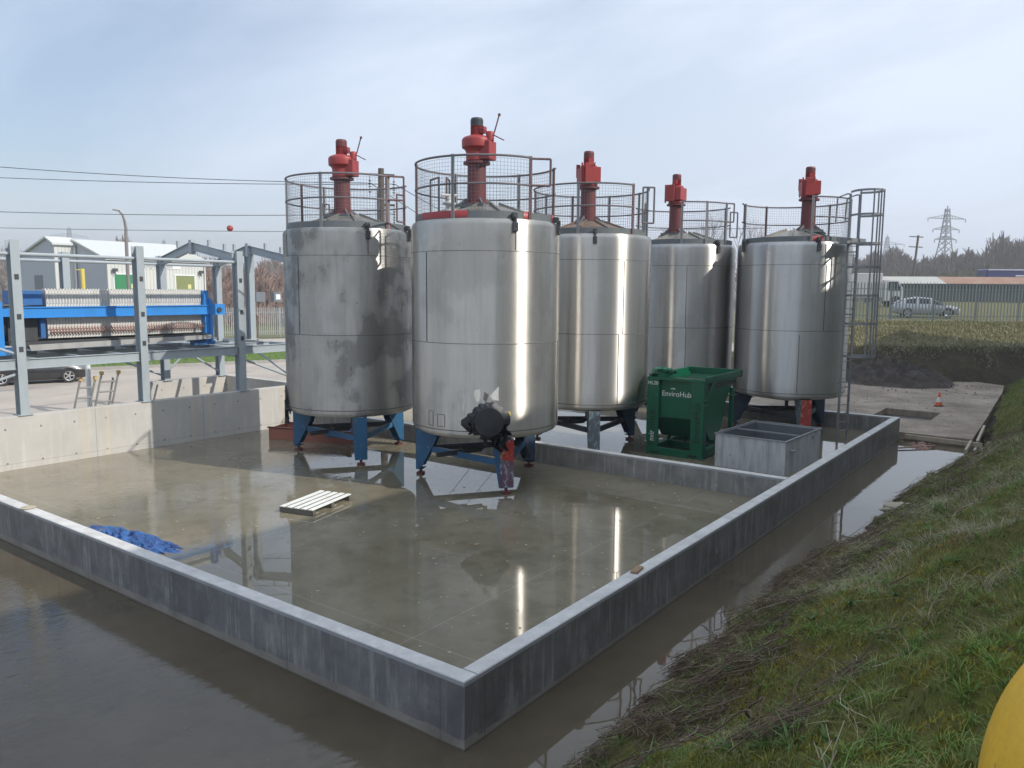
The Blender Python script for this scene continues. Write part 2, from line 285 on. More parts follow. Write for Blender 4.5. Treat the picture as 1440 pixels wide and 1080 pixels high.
def water(name, deep, shallow, patch, rip_lo, rip_hi, rip_strength, region):
    m, N, L, bs = newmat(name)
    n = noise_node(N, L, .35, 6, .6, coord="Object"); f = noise_node(N, L, 2.2, 6, .6, coord="Object"); sp = noise_node(N, L, 13, 3, .5, (1, 1.6, 1)); sp2 = noise_node(N, L, 5, 3, .6, (1, 1.3, 1), loc=(7, 3, 0))
    c = mix(N, L, ramp(N, L, n, .35, .65), tuple(deep), tuple(shallow))
    c = mix(N, L, mth(N, L, 'MULTIPLY', ramp(N, L, f, .48, .68), .35), c, tuple(patch))
    if region:
        c = mix(N, L, ramp(N, L, sp, .725, .74), c, (.42, .43, .38)); c = mix(N, L, mth(N, L, 'MULTIPLY', ramp(N, L, sp2, .72, .74), .6), c, (.10, .26, .27))
        st_ = noise_node(N, L, .9, 6, .7, (1, 1, 1), loc=(4, 4, 0)); c = mix(N, L, mth(N, L, 'MULTIPLY', ramp(N, L, st_, .55, .60), .30), c, (.09, .08, .055))
        dk = noise_node(N, L, 17, 2, .5, (1, 2, 1), loc=(1, 8, 0)); c = mix(N, L, mth(N, L, 'MULTIPLY', ramp(N, L, dk, .73, .75), .7), c, (.05, .045, .035))
        t = N.new("ShaderNodeTexCoord"); s = N.new("ShaderNodeSeparateXYZ"); L.new(t.outputs["Object"], s.inputs[0])
        # expansion joints of the slab under the water
        for ax, per, off in ((0, 5.2, 1.4), (1, 4.9, .6)):
            d = mth(N, L, 'ABSOLUTE', mth(N, L, 'MULTIPLY', mth(N, L, 'SUBTRACT', mth(N, L, 'FRACT', mth(N, L, 'DIVIDE', mth(N, L, 'ADD', s.outputs[ax], off), per)), .5), per))
            c = mix(N, L, mth(N, L, 'MULTIPLY', mth(N, L, 'LESS_THAN', mth(N, L, 'ADD', d, mth(N, L, 'MULTIPLY', f, .03)), .03), .35), c, (.30, .28, .23))
    else:
        c = mix(N, L, mth(N, L, 'MULTIPLY', ramp(N, L, sp, .75, .76), .5), c, (.25, .25, .2))
    L.new(c, bs.inputs["Base Color"]); bs.inputs["Roughness"].default_value = .015; bs.inputs["IOR"].default_value = 1.42; bs.inputs["Specular IOR Level"].default_value = .65
    # ripples only where the wind touches the surface
    mask = ramp(N, L, noise_node(N, L, .22, 3, .5, (1, 1, 1), loc=(2.3, 9.1, 0)), rip_lo, rip_hi)
    if not region:
        t = N.new("ShaderNodeTexCoord"); s = N.new("ShaderNodeSeparateXYZ"); L.new(t.outputs["Object"], s.inputs[0])
        mask = mth(N, L, 'MAXIMUM', mth(N, L, 'MULTIPLY', mask, .35), mth(N, L, 'MULTIPLY', mth(N, L, 'SUBTRACT', -.2, s.outputs[0]), .8, True), True)
        mask = mth(N, L, 'MULTIPLY', mask, mth(N, L, 'ADD', mth(N, L, 'MULTIPLY', noise_node(N, L, .5, 3), 1.2), .1))
    if region:   # wind ripples on the open water by the left wall
        lf = mth(N, L, 'MULTIPLY', mth(N, L, 'MULTIPLY', mth(N, L, 'SUBTRACT', 6.5, s.outputs[0]), .4, True), mth(N, L, 'ADD', mth(N, L, 'MULTIPLY', noise_node(N, L, .6, 2, .5, loc=(1, 5, 0)), 1.1), .0))
        mask = mth(N, L, 'MAXIMUM', mask, lf, True)
    if region: mask = mth(N, L, 'MULTIPLY', mask, mth(N, L, 'MULTIPLY', mth(N, L, 'SUBTRACT', s.outputs[1], 6.6), .5, True))
    r1 = noise_node(N, L, 4.2, 4, .55, (1.0, 1.9, 1)); calm = noise_node(N, L, 1.6, 2, .5, (1, 1.4, 1))
    h = mth(N, L, 'ADD', mth(N, L, 'MULTIPLY', mth(N, L, 'MULTIPLY', r1, mask), rip_strength), mth(N, L, 'MULTIPLY', calm, .05 if region else .2))
    bump(N, L, bs, h, .5, .010); MAT[name] = m
water('water_inner', (.172, .152, .104), (.235, .208, .150), (.115, .10, .068), .50, .66, 1.8, True)
water('water_outer', (.084, .068, .043), (.11, .09, .06), (.058, .047, .03), .50, .62, 2.6, False)

def leafmat(name, a, b, rough=.7, trans=0):
    m, N, L, bs = newmat(name)
    n = noise_node(N, L, 1.2, 4, .6); n2 = noise_node(N, L, 25, 2, .5)
    c = mix(N, L, ramp(N, L, n, .35, .65), tuple(a), tuple(b)); c = mix(N, L, mth(N, L, 'MULTIPLY', n2, .5), c, tuple(x*.55 for x in a))
    L.new(c, bs.inputs["Base Color"]); bs.inputs["Roughness"].default_value = rough; MAT[name] = m
leafmat('grass', (.16, .225, .05), (.25, .26, .08)); leafmat('grass_bright', (.16, .29, .05), (.23, .33, .075)); leafmat('straw', (.46, .41, .27), (.32, .28, .18)); leafmat('far_grass', (.20, .21, .08), (.27, .23, .12)); leafmat('grass_olive', (.26, .27, .07), (.34, .30, .11)); leafmat('moss', (.32, .30, .035), (.34, .25, .045)); leafmat('weed', (.07, .15, .03), (.11, .18, .04)); leafmat('litter', (.13, .08, .045), (.22, .15, .085))
leafmat('far_twigs', (.24, .19, .155), (.175, .145, .12)); leafmat('far_scrub', (.30, .19, .155), (.23, .17, .13)); leafmat('far_green', (.20, .20, .13), (.27, .235, .17))
leafmat('pale_twigs', (.24, .215, .19), (.17, .15, .135))
def tarpmat():
    m, N, L, bs = newmat('tarp'); n = noise_node(N, L, 5, 4); L.new(mix(N, L, ramp(N, L, n, .4, .7), (.035, .12, .32), (.03, .05, .16)), bs.inputs["Base Color"]); bs.inputs["Roughness"].default_value = .55
    MAT['tarp'] = m
tarpmat()

# ------------------------------------------------------------------ mesh builder
class MB:
    def __init__(s): s.v = []; s.f = []; s.sm = []
    def add(s, vs, fs, smooth=False):
        o = len(s.v); s.v += [tuple(p) for p in vs]; s.f += [tuple(i+o for i in q) for q in fs]; s.sm += [smooth]*len(fs)
    def box(s, x0, x1, y0, y1, z0, z1, T=None):
        vs = [Vector((x, y, z)) for z in (z0, z1) for y in (y0, y1) for x in (x0, x1)]
        if T is not None: vs = [T @ p for p in vs]
        s.add(vs, [(0, 2, 3, 1), (4, 5, 7, 6), (0, 1, 5, 4), (2, 6, 7, 3), (0, 4, 6, 2), (1, 3, 7, 5)])
    def tube(s, pts, r, n=6, closed=False, cap=True, smooth=True):
        pts = [Vector(p) for p in pts]; k = len(pts); rs = r if isinstance(r, (list, tuple)) else [r]*k
        vs = []; up = Vector((0, 0, 1))
        for i, p in enumerate(pts):
            a = pts[(i-1) % k] if (closed or i > 0) else p; b = pts[(i+1) % k] if (closed or i < k-1) else p
            d = (b-a).normalized(); ref = up if abs(d.z) < .95 else Vector((1, 0, 0))
            x = d.cross(ref).normalized(); y = x.cross(d)
            for j in range(n): t = 2*PI*(j+.5)/n; vs.append(p + (x*math.cos(t)+y*math.sin(t))*rs[i])
        fs = []
        for i in range(k if closed else k-1):
            for j in range(n): a = i*n+j; b = i*n+(j+1) % n; c = ((i+1) % k)*n; fs.append((a, b, c+(j+1) % n, c+j))
        if cap and not closed: fs.append(tuple(range(n-1, -1, -1))); fs.append(tuple((k-1)*n+j for j in range(n)))
        s.add(vs, fs, smooth and n > 4)
    def bar(s, a, b, wd, ht, up=(0, 0, 1)):       # rectangular bar from a to b
        a = Vector(a); b = Vector(b); d = (b-a); Ln = d.length; d.normalize(); u = Vector(up)
        if abs(d.dot(u)) > .98: u = Vector((1, 0, 0))
        x = d.cross(u).normalized(); y = x.cross(d)
        T = Matrix((d, x, y)).transposed().to_4x4(); T.translation = a
        s.box(0, Ln, -wd/2, wd/2, -ht/2, ht/2, T)
    def lathe(s, prof, n=64, c=(0, 0), a0=0, a1=2*PI, smooth=True):
        full = abs(a1-a0-2*PI) < 1e-6; m = n if full else n+1; vs = []
        for (r, z) in prof:
            for j in range(m): t = a0+(a1-a0)*j/n; vs.append((c[0]+r*math.cos(t), c[1]+r*math.sin(t), z))
        fs = []
        for i in range(len(prof)-1):
            for j in range(n): a = i*m+j; b = i*m+(j+1) % m; fs.append((a, b, b+m, a+m))
        s.add(vs, fs, smooth)
    def prism(s, poly, d0, d1, plane='XZ', T=None):
        n = len(poly)
        def P(u, v, d): return {'XZ': (u, d, v), 'YZ': (d, u, v), 'XY': (u, v, d)}[plane]
        vs = [Vector(P(u, v, d0)) for u, v in poly]+[Vector(P(u, v, d1)) for u, v in poly]
        if T is not None: vs = [T @ p for p in vs]
        s.add(vs, [tuple(range(n)), tuple(range(2*n-1, n-1, -1))]+[(i, (i+1) % n+0, (i+1) % n+n, i+n) for i in range(n)])
    def build(s, name, mat, parent=None, fixn=True, bevel=0, shade=None):
        me = bpy.data.meshes.new(name); me.from_pydata(s.v, [], s.f); me.update()
        me.polygons.foreach_set("use_smooth", s.sm)
        if fixn:
            b = bmesh.new(); b.from_mesh(me); bmesh.ops.recalc_face_normals(b, faces=b.faces)
            if bevel:
                eds = [e for e in b.edges if len(e.link_faces) == 2 and e.calc_face_angle(0) > .5]
                bmesh.ops.bevel(b, geom=eds, offset=bevel, segments=1, profile=.5, affect='EDGES', clamp_overlap=True)
            for e in b.edges:
                if len(e.link_faces) == 2 and e.calc_face_angle(0) > .42: e.smooth = False
            b.to_mesh(me); b.free()
        o = bpy.data.objects.new(name, me); COL.objects.link(o)
        for mm in (mat if isinstance(mat, (list, tuple)) else [mat]): me.materials.append(MAT[mm])
        if parent is not None: o.parent = parent
        return o
def tag(o, label=None, cat=None, group=None, kind=None):
    if label: o["label"] = label
    if cat: o["category"] = cat
    if group: o["group"] = group
    if kind: o["kind"] = kind
    return o
def thing(name, label, cat, loc=(0, 0, 0), rz=0, group=None):
    o = bpy.data.objects.new(name, None); COL.objects.link(o); o.location = loc; o.rotation_euler = (0, 0, rz); o.empty_display_size = .3
    return tag(o, label, cat, group)
def copy_tree(o, parent=None):
    c = o.copy(); COL.objects.link(c); c.parent = parent
    for ch in [x for x in KIDS.get(o.name, [])]: copy_tree(ch, c)
    return c
def index_kids():
    KIDS.clear()
    for o in bpy.data.objects:
        if o.parent: KIDS.setdefault(o.parent.name, []).append(o)
KIDS = {}
def text(name, body, size, T, mat, parent=None, bold=0, sx=1.0):
    cu = bpy.data.curves.new(name, 'FONT'); cu.body = body; cu.size = size; cu.extrude = .002; cu.offset = bold; cu.align_x = 'CENTER'; cu.align_y = 'CENTER'
    tmp = bpy.data.objects.new(name+"_t", cu); COL.objects.link(tmp); dg = bpy.context.evaluated_depsgraph_get()
    me = bpy.data.meshes.new_from_object(tmp.evaluated_get(dg)); bpy.data.objects.remove(tmp)
    me.transform(T @ Matrix.Scale(sx, 4, (1, 0, 0))); me.materials.clear(); me.materials.append(MAT[mat])
    o = bpy.data.objects.new(name, me); COL.objects.link(o); o.parent = parent; return o
def frame(o, x, y):   # matrix whose text x axis is x and y axis is y
    x = Vector(x).normalized(); y = Vector(y).normalized(); m = Matrix((x, y, x.cross(y))).transposed().to_4x4(); m.translation = Vector(o); return m
def sstep(a, b, x):
    t = min(1, max(0, (x-a)/(b-a))); return t*t*(3-2*t)
def lerp(a, b, t): return a+(b-a)*t

# ------------------------------------------------------------------ terrain
WL = [(-30, -1.0), (-6, -.95), (.4, -.92), (1, -1.05), (1.9, -.96), (3.8, -.87), (5.5, -.95), (7.2, -.94), (9, -1.38), (11.3, -1.5), (13.2, -1.28), (15, -1.55), (17.3, -1.82), (20, -2.3), (21.5, -2.25), (24, -1.95), (30, -1.6), (38, -1.35), (60, -1.0), (3000, -1)]
def yw(x):
    for (a, b), (c, d) in zip(WL, WL[1:]):
        if x <= c: return b+(d-b)*max(0, (x-a)/(c-a))
    return -1
def fb(x, y, s, o=4): return mn.fractal(Vector((x*s, y*s, 3.7)), 1.0, 2.0, o)
def height(x, y):
    s = yw(x)-y + .20*fb(x, y, 1.3, 4)+.10*mn.noise(Vector((x*4, y*4, 2)))
    hb = -.74+(.66*s if s > 0 else .9*s)
    hb = min(hb, 2.2+.05*fb(x, y, .8)) if s > 3 else hb
    if 3 < s < 6: hb = lerp(-.74+.66*s, 2.2, sstep(3.4, 5.6, s)) if -.74+.66*s < 2.4 else 2.2
    if s > 0: hb += (.15*fb(x, y, 1.0)+.07*fb(x, y, 3.0))*min(1, s*2)
    # the far bank behind the slab
    d = (x-38.2)*.80+(y-1.2)*.60 + .5*fb(x, y, .5, 3)
    if d <= 0: hf = -1.2+.0*d if d < -.5 else -1.2+(d+.5)*1.4
    elif d < 2.2: hf = -.5+d*.72+.10*fb(x, y, 2.0)*min(1, d)
    else: hf = 1.08+ .92*sstep(2.2, 8.5, d)
    if d > 14: hf += (d-14)*.025 if d < 54 else 1.0+(d-54)*.006
    hf += .05*fb(x, y, .9) if d > 0 else 0
    hf = lerp(hf, -.62, sstep(8, 15, y-(max(0, x-45)*.18)))
    base = -1.25 if (x < 21.5 and y < 15.7) else (-.62 if y > 15 or x > 21.5 else -1.25)
    if x > 21.5 and y < 8: base = -.95
    h = max(base, hb) if x < 60 else base
    if x > 30: h = max(h, hf)
    if y > 60 and x < y*1.2: h = max(h, -.62+(y-60)*.004)
    r = math.hypot(x, y)
    if r > 220: h += (r-220)*.02
    return h
def axis(segs):
    out = []
    for a, b, st in segs:
        n = max(1, round((b-a)/st)); out += [a+(b-a)*i/n for i in range(n)]
    return out+[segs[-1][1]]
xs = axis([(-700, -100, 150), (-100, -30, 14), (-30, -8, 1.5), (-8, 14, .16), (14, 24, .3), (24, 60, .6), (60, 120, 6), (120, 1500, 115)])
ys = axis([(-700, -60, 120), (-60, -14, 4), (-14, -6, .6), (-6, .4, .13), (.4, 10, .8), (10, 60, 3), (60, 120, 8), (120, 1500, 115)])
verts = [(x, y, height(x, y)) for y in ys for x in xs]; nx = len(xs)
faces = []; mids = []
for j in range(len(ys)-1):
    for i in range(nx-1):
        faces.append((j*nx+i, j*nx+i+1, (j+1)*nx+i+1, (j+1)*nx+i))
        x = (xs[i]+xs[i+1])/2; y = (ys[j]+ys[j+1])/2; d = (x-38.2)*.80+(y-1.2)*.60
        rr = math.hypot(x, y)
        if x > 30 and d > -1 and y < 25 and rr < 140: mi = 3 if d < 2.8 else 2
        elif rr > 100: mi = 1 if rr < 190 else 4
        elif y < 1: mi = 0
        else: mi = 1
        mids.append(mi)
me = bpy.data.meshes.new("ground"); me.from_pydata(verts, [], faces); me.polygons.foreach_set("material_index", mids); me.polygons.foreach_set("use_smooth", [True]*len(faces))
for k in ('bank_ground', 'field', 'bank_far', 'bank_soil', 'hillside'): me.materials.append(MAT[k])
g = bpy.data.objects.new("ground", me); COL.objects.link(g); tag(g, kind="structure")

def sheet(name, poly, z, mat, thick=None, kind="structure"):
    m = MB()
    if thick: m.prism(poly, z-thick, z, 'XY')
    else: m.add([(x, y, z) for x, y in poly], [tuple(range(len(poly)))])
    return tag(m.build(name, mat), kind=kind)
sheet("water", [(-60, -14), (21.3, -14), (21.3, 15.6), (-60, 15.6)], -.72, 'water_outer')
wi = sheet("water", [(.1, .1), (20.9, .1), (20.9, 15.7), (.1, 15.7)], -.49, 'water_inner')
sheet("yard", [(-60, 15.9), (60, 15.9), (60, 24), (25, 33.5), (5, 41), (-60, 65)], -.5, 'yard', .25)
sheet("verge", [(-60, 65.1), (5, 41.1), (25, 33.6), (36, 29.5), (44, 37), (31.2, 42.2), (17.6, 44.4), (-60, 73)], -.42, 'verge', .3)
m = MB()
kp = [(-60, 65.0), (5, 41.0), (25, 33.5), (36, 29.4)]
for a, b in zip(kp, kp[1:]): m.bar((*a, -.44), (*b, -.44), .16, .2)
tag(m.build("kerb", 'kerb'), kind="structure")
sheet("road", [(-60, 73.2), (17.6, 44.6), (31.2, 42.4), (44, 37.2), (52, 44), (38, 52.6), (20, 59), (-60, 90)], -.5, 'yard', .2)
# concrete slab at the end, with a sunken pit
m = MB(); m.prism([(21.25, -1.95), (24.4, -1.88), (24.4, 6.5), (21.25, 6.5)], -.95, -.5, 'XY')
m.prism([(24.4, -1.88), (26.6, -1.82), (26.6, -.35), (24.4, -.35)], -.95, -.5, 'XY'); m.prism([(24.4, 1.5), (26.6, 1.5), (26.6, 6.5), (24.4, 6.5)], -.95, -.5, 'XY')
m.prism([(26.6, -1.82), (30, -1.7), (35, -1.55), (38.3, -1.35), (40.4, 1.4), (37.6, 5.3), (36, 8.5), (26.6, 8.5)], -.95, -.5, 'XY')
tag(m.build("concrete_slab", 'slab'), kind="structure")
m = MB(); m.box(24.35, 26.65, -.4, 1.55, -.9, -.72); tag(m.build("pit", 'pit'), kind="structure")

# ------------------------------------------------------------------ bund walls
def wall(name, x0, x1, y0, y1, zb, zt, side, top, label, cat='wall'):
    m = MB(); ch = .012
    m.box(x0, x1, y0, y1, zb, zt-.004)
    o = m.build(name, side); tag(o, label, cat)
    c = MB(); lx = (x1-x0) > (y1-y0); n_ = int(max(x1-x0, y1-y0)/.12); vs = []
    for i in range(n_+1):
        u = i/n_; a = lerp(x0+ch, x1-ch, u) if lx else lerp(y0+ch, y1-ch, u); b0, b1 = (y0, y1) if lx else (x0, x1)
        j0 = ch+.006*mn.noise(Vector((a*3, zb, 1)))+.010*max(0, mn.noise(Vector((a*9, zb, 7)))-.35); j1 = ch+.006*mn.noise(Vector((a*3, zb, 5)))+.010*max(0, mn.noise(Vector((a*9, zb, 3)))-.35); dz = .002*mn.noise(Vector((a*2, 3, zb)))
        for q_, zz in ((b0+j0*.3, zt-.006), (b0+j0, zt+.004+dz), (b1-j1, zt+.004+dz), (b1-j1*.3, zt-.006)): vs.append((a, q_, zz) if lx else (q_, a, zz))
    c.add(vs, [(i*4+k, i*4+k+1, (i+1)*4+k+1, (i+1)*4+k) for i in range(n_) for k in range(3)]+[(0, 1, 2, 3), (n_*4, n_*4+3, n_*4+2, n_*4+1)])
    c.build("wall_cap", top, o); return o
wall('bund_wall', 0, .21, 0, 15.65, -.95, 0, 'wall_coated', 'wall_top', 'dark coated low concrete wall running left from the near corner with a pale top')
wall('bund_wall', .21, 21.0, 0, .21, -.95, 0, 'wall_side_right', 'wall_top', 'dark coated low concrete wall running along the muddy channel beside the grass bank')
wall('bund_wall', 10.51, 10.72, .21, 15.65, -.8, -.001, 'wall_grey', 'wall_top', 'grey low dividing wall across the flooded floor in front of the green skip')
wall('bund_wall', 20.79, 21.0, .21, 15.65, -.95, -.001, 'wall_grey', 'wall_top', 'short grey end wall beyond the tank with the caged ladder')
wall('bund_wall', -.6, 21.3, 15.65, 15.92, -.9, .77, 'wall_pale', 'wall_pale', 'tall pale concrete wall that carries the front row of steel posts')
wall('bund_wall', 7.83, 10.85, 19.85, 20.1, -.7, .77, 'wall_pale', 'wall_pale', 'pale concrete wall behind the steel frame under its rear posts')
wall('bund_wall', 10.6, 10.85, 15.93, 19.84, -.7, .768, 'wall_pale', 'wall_pale', 'pale concrete side wall closing the small bund under the steel frame')

# ------------------------------------------------------------------ tanks
RT = 1.66; ZF = -.49
def arc(r, z, a0, a1, n=24, c=(0, 0)):
    return [(c[0]+r*math.cos(a0+(a1-a0)*i/n), c[1]+r*math.sin(a0+(a1-a0)*i/n), z) for i in range(n+1)]
def railing(t, vd, fronts, backs, posts, gates, rr=1.56):
    """vd = direction to the viewer; angles are degrees to the right of it"""
    A = lambda p: vd+R(p)
    m = MB()
    for (a, b) in fronts+backs:
        n = max(6, int(abs(b-a)/6))
        m.tube(arc(rr, 6.54, A(a), A(b), n), .024, 6); m.tube(arc(rr, 5.98, A(a), A(b), n), .020, 6)
    m.build('rail', 'rail_rust', t)
    for (a, rd) in posts:
        p = MB(); x, y = rr*math.cos(A(a)), rr*math.sin(A(a)); T = Matrix.Rotation(A(a), 4, 'Z'); T.translation = (x, y, 0)
        p.box(-.012, .012, -.035, .035, 5.26, 6.57, T); p.box(-.04, .012, -.008, .008, 5.26, 6.57, T); p.build('post', 'rail_red' if rd else 'galv_grey', t)
    for (a, b) in fronts+backs:
        w_ = MB(); span = R(abs(b-a)); nv = max(2, int(span*rr/.075)); n = max(6, int(abs(b-a)/6))
        for i in range(nv+1):
            an = A(a)+(A(b)-A(a))*i/nv; x, y = (rr-.03)*math.cos(an), (rr-.03)*math.sin(an); w_.tube([(x, y, 5.4), (x, y, 6.5)], .0027, 3, cap=False)
        for k in range(15): w_.tube(arc(rr-.03, 5.44+.075*k, A(a), A(b), n), .0027, 3, cap=False)
        w_.build('mesh_panel', 'mesh_wire', t, fixn=False)
    for (a, da, z0, z1, out, rd) in gates:
        q = MB(); p0 = Vector((rr*math.cos(A(a)), rr*math.sin(A(a)), 0)); tdir = Vector((math.cos(A(a+da)), math.sin(A(a+da)), 0))
        p1 = p0+tdir*out
        pts = [(p0.x, p0.y, z1), (p1.x, p1.y, z1), (p1.x, p1.y, z0), (p0.x, p0.y, z0)]
        for i in range(4): q.tube([pts[i], pts[(i+1) % 4]], .024, 6)
        q.build('gate_frame', 'rail_red' if rd else 'rail_rust', t)
def agitator(t, off, rot, kind):
    T = Matrix.Rotation(rot, 4, 'Z'); T.translation = (off[0], off[1], 0)
    def tr(mb): mb.v = [tuple(T @ Vector(p)) for p in mb.v]; return mb
    m = MB(); m.lathe([(.34, 5.70), (.34, 5.74), (.215, 5.76), (.205, 6.56), (.30, 6.58), (.30, 6.63), (.22, 6.64), (0, 6.64)], 32)
    tr(m).build('pedestal', 'red_dark', t)
    b = MB()
    for k in range(4): an = PI/4+k*PI/2; b.bar((.20*math.cos(an), .20*math.sin(an), 5.78), (.55*math.cos(an), .55*math.sin(an), 5.52), .03, .16)
    b.box(-.36, .36, -.36, .36, 5.62, 5.70); tr(b).build('mount', 'toe_board', t)
    m = MB()
    if kind == 'disc':
        m.lathe([(.0, 6.645), (.24, 6.645), (.24, 6.84), (.27, 6.90), (.33, 6.93), (.335, 7.10), (.30, 7.15), (.20, 7.19), (0, 7.19)], 32)
        m.box(.10, .40, -.17, .17, 6.66, 7.06); m.lathe([(0, 7.06), (.09, 7.06), (.09, 7.24), (.07, 7.27), (0, 7.27)], 16, c=(.33, 0))
    else:
        m.lathe([(.0, 6.645), (.25, 6.645), (.25, 6.72), (.22, 6.75), (.22, 7.2), (0, 7.2)], 32)
        m.box(-.27, .29, -.25, .25, 6.74, 7.14); m.box(.24, .27, -.30, -.25, 6.66, 7.24); m.box(-.30, -.27, -.26, -.14, 6.9, 7.26); m.box(.27, .36, -.22, .05, 6.7, 7.22)
    g_ = tr(m).build('gearbox', 'red_paint', t, bevel=.012)
    m = MB(); m.lathe([(0, 7.18), (.15, 7.18), (.15, 7.21), (.115, 7.22), (.115, 7.42), (0, 7.42)], 28)
    for k in range(20):
        an = 2*PI*k/20; m.bar((.125*math.cos(an), .125*math.sin(an), 7.225), (.125*math.cos(an), .125*math.sin(an), 7.42), .008, .03, up=(math.cos(an), math.sin(an), 0))
    m.box(.10, .21, -.07, .07, 7.24, 7.38); mo = tr(m).build('motor', 'red_paint', t)
    m = MB(); m.lathe([(.14, 7.40), (.142, 7.53), (.12, 7.575), (0, 7.575)], 28); tr(m).build('fan_cover', 'motor_dark' if kind == 'disc' and t.get('dark_cap') else 'red_dark', mo)
    m = MB()
    if kind == 'disc':
        m.tube([(.36, .04, 7.10), (.42, .06, 7.3), (.50, .10, 7.62)], .017, 6); m.tube([(.50, .10, 7.6), (.505, .103, 7.65)], .03, 8); m.tube([(.12, -.1, 7.34), (.66, .03, 7.06)], .012, 6)
    else:
        m.tube([(-.33, -.2, 6.7), (-.34, -.2, 7.1), (-.25, -.2, 7.2)], .014, 6); m.tube([(-.42, .1, 7.10), (.30, .05, 7.14), (.44, .02, 7.22)], .014, 6)
    tr(m).build('lever', 'red_dark', t)
def tank(c, vd, mat, label, legs0, rail, ag_off, ag_rot, ag_kind, legmats, lugs, seams_v, bag=None, dark_cap=0, roof='cone_roof'):
    t = thing('storage_tank', label, 'tank', (c[0], c[1], 0), 0, 'stainless steel tanks standing on three legs')
    t['dark_cap'] = dark_cap
    m = MB()
    prof = [(.10, .47), (.7, .56), (1.3, .66), (1.52, .70), (1.60, .735), (1.645, .79), (RT, .86)]+[(RT, .86+k*(5.16-.86)/14) for k in range(1, 15)]+[(RT-.012, 5.215), (RT-.04, 5.255), (RT-.085, 5.28), (RT-.16, 5.292)]
    m.lathe(prof, 128); sh = m.build('shell', mat, t)
    for z, th in ((4.62, .007), (2.71, .008), (.87, .012)):
        s_ = MB(); s_.lathe([(RT-.002, z-th), (RT+.005, z-th*.5), (RT+.005, z+th*.5), (RT-.002, z+th)], 96); s_.build('weld_seam', 'weld', sh, fixn=False)
    for (a, z0, z1) in seams_v:
        an = vd+R(a); s_ = MB(); T = Matrix.Rotation(an, 4, 'Z'); s_.box(RT-.004, RT+.006, -.010, .010, z0, z1, T); s_.build('weld_seam', 'weld', sh, fixn=False)
    m = MB(); m.lathe([(RT-.10, 5.284), (1.45, 5.32), (.30, 5.69), (0, 5.69)], 72)
    for k in range(8): an = k*PI/4+.2; m.bar((1.4*math.cos(an), 1.4*math.sin(an), 5.34), (.32*math.cos(an), .32*math.sin(an), 5.72), .05, .05)
    m.build('roof', roof, t)
    m = MB(); m.lathe([(1.53, 5.29), (1.53, 5.43), (1.542, 5.43), (1.542, 5.29)], 96); tb = m.build('toe_board', 'toe_board', t)
    for (a, b) in lugs.get('red', []):
        m = MB(); m.lathe([(1.546, 5.30), (1.552, 5.44), (1.52, 5.445)], 12, a0=vd+R(a), a1=vd+R(b)); m.build('red_patch', 'red_paint', tb, fixn=False)
    for a in lugs['lift']:
        T = Matrix.Rotation(vd+R(a), 4, 'Z'); m = MB(); m.box(RT-.02, RT+.05, -.055, .055, 5.02, 5.2, T); m.box(RT-.03, RT+.06, -.02, .02, 5.1, 5.33, T); m.box(RT-.1, RT+.02, -.05, .05, 5.28, 5.40, T)
        m.build('lifting_lug', 'dark_steel', t, bevel=.008)
    for k in range(3):
        an = R(legs0+120*k); T = Matrix.Rotation(an, 4, 'Z')
        lm = legmats[k]; m = MB(); ro = RT-.03
        m.prism([(-.15, -.34), (.15, -.34), (.15, .70), (-.15, .70)], ro-.012, ro, 'YZ', T)
        o = m.build('leg', lm[0], t)
        m = MB()
        for sy in (-.15, .135):
            m.prism([(ro-.016, .71), (ro-.58, .62), (ro-.46, .30), (ro-.14, -.30), (ro-.016, -.34)], sy, sy+.015, 'XZ', T)
        m.box(ro-.16, ro-.002, -.148, .148, -.355, -.341, T); m.build('leg_web', lm[1], o)
        f = MB(); f.lathe([(.0, -.36), (.035, -.36), (.035, -.46), (.10, -.465), (.10, -.487), (0, -.487)], 16, c=((ro-.07)*math.cos(an), (ro-.07)*math.sin(an))); f.box(ro-.14, ro+.01, -.09, .09, -.487, -.44, T); f.build('foot', 'red_dark', o)
    for k in range(3):
        a0 = R(legs0+120*k); a1 = R(legs0+120*(k+1)); m = MB()
        m.bar(((RT-.25)*math.cos(a0), (RT-.25)*math.sin(a0), .13), ((RT-.25)*math.cos(a1), (RT-.25)*math.sin(a1), .13), .06, .14); m.build('cross_brace', legmats[k][2], t)
    m = MB(); an = vd+R(-60)
    m.tube([(0, 0, .5), (0, 0, .22), (.1*math.cos(an), .1*math.sin(an), .18), (1.25*math.cos(an), 1.25*math.sin(an), .16)], .055, 10); m.tube([(.5*math.cos(an), .5*math.sin(an), .17), (.62*math.cos(an), .62*math.sin(an), .17)], .10, 10)
    m.build('outlet_pipe', 'dark_steel', t)
    railing(t, vd, **rail); agitator(t, ag_off, ag_rot, ag_kind)
    return t
def vdir(c): return math.atan2(CAM.y-c[1], CAM.x-c[0])
def off(c, right, toward=0):
    v = vdir(c); return (right*math.cos(v+PI/2)+toward*math.cos(v), right*math.sin(v+PI/2)+toward*math.sin(v))
BL = ('blue_leg', 'blue_leg', 'blue_leg')
c1 = (8.43, 10.93)
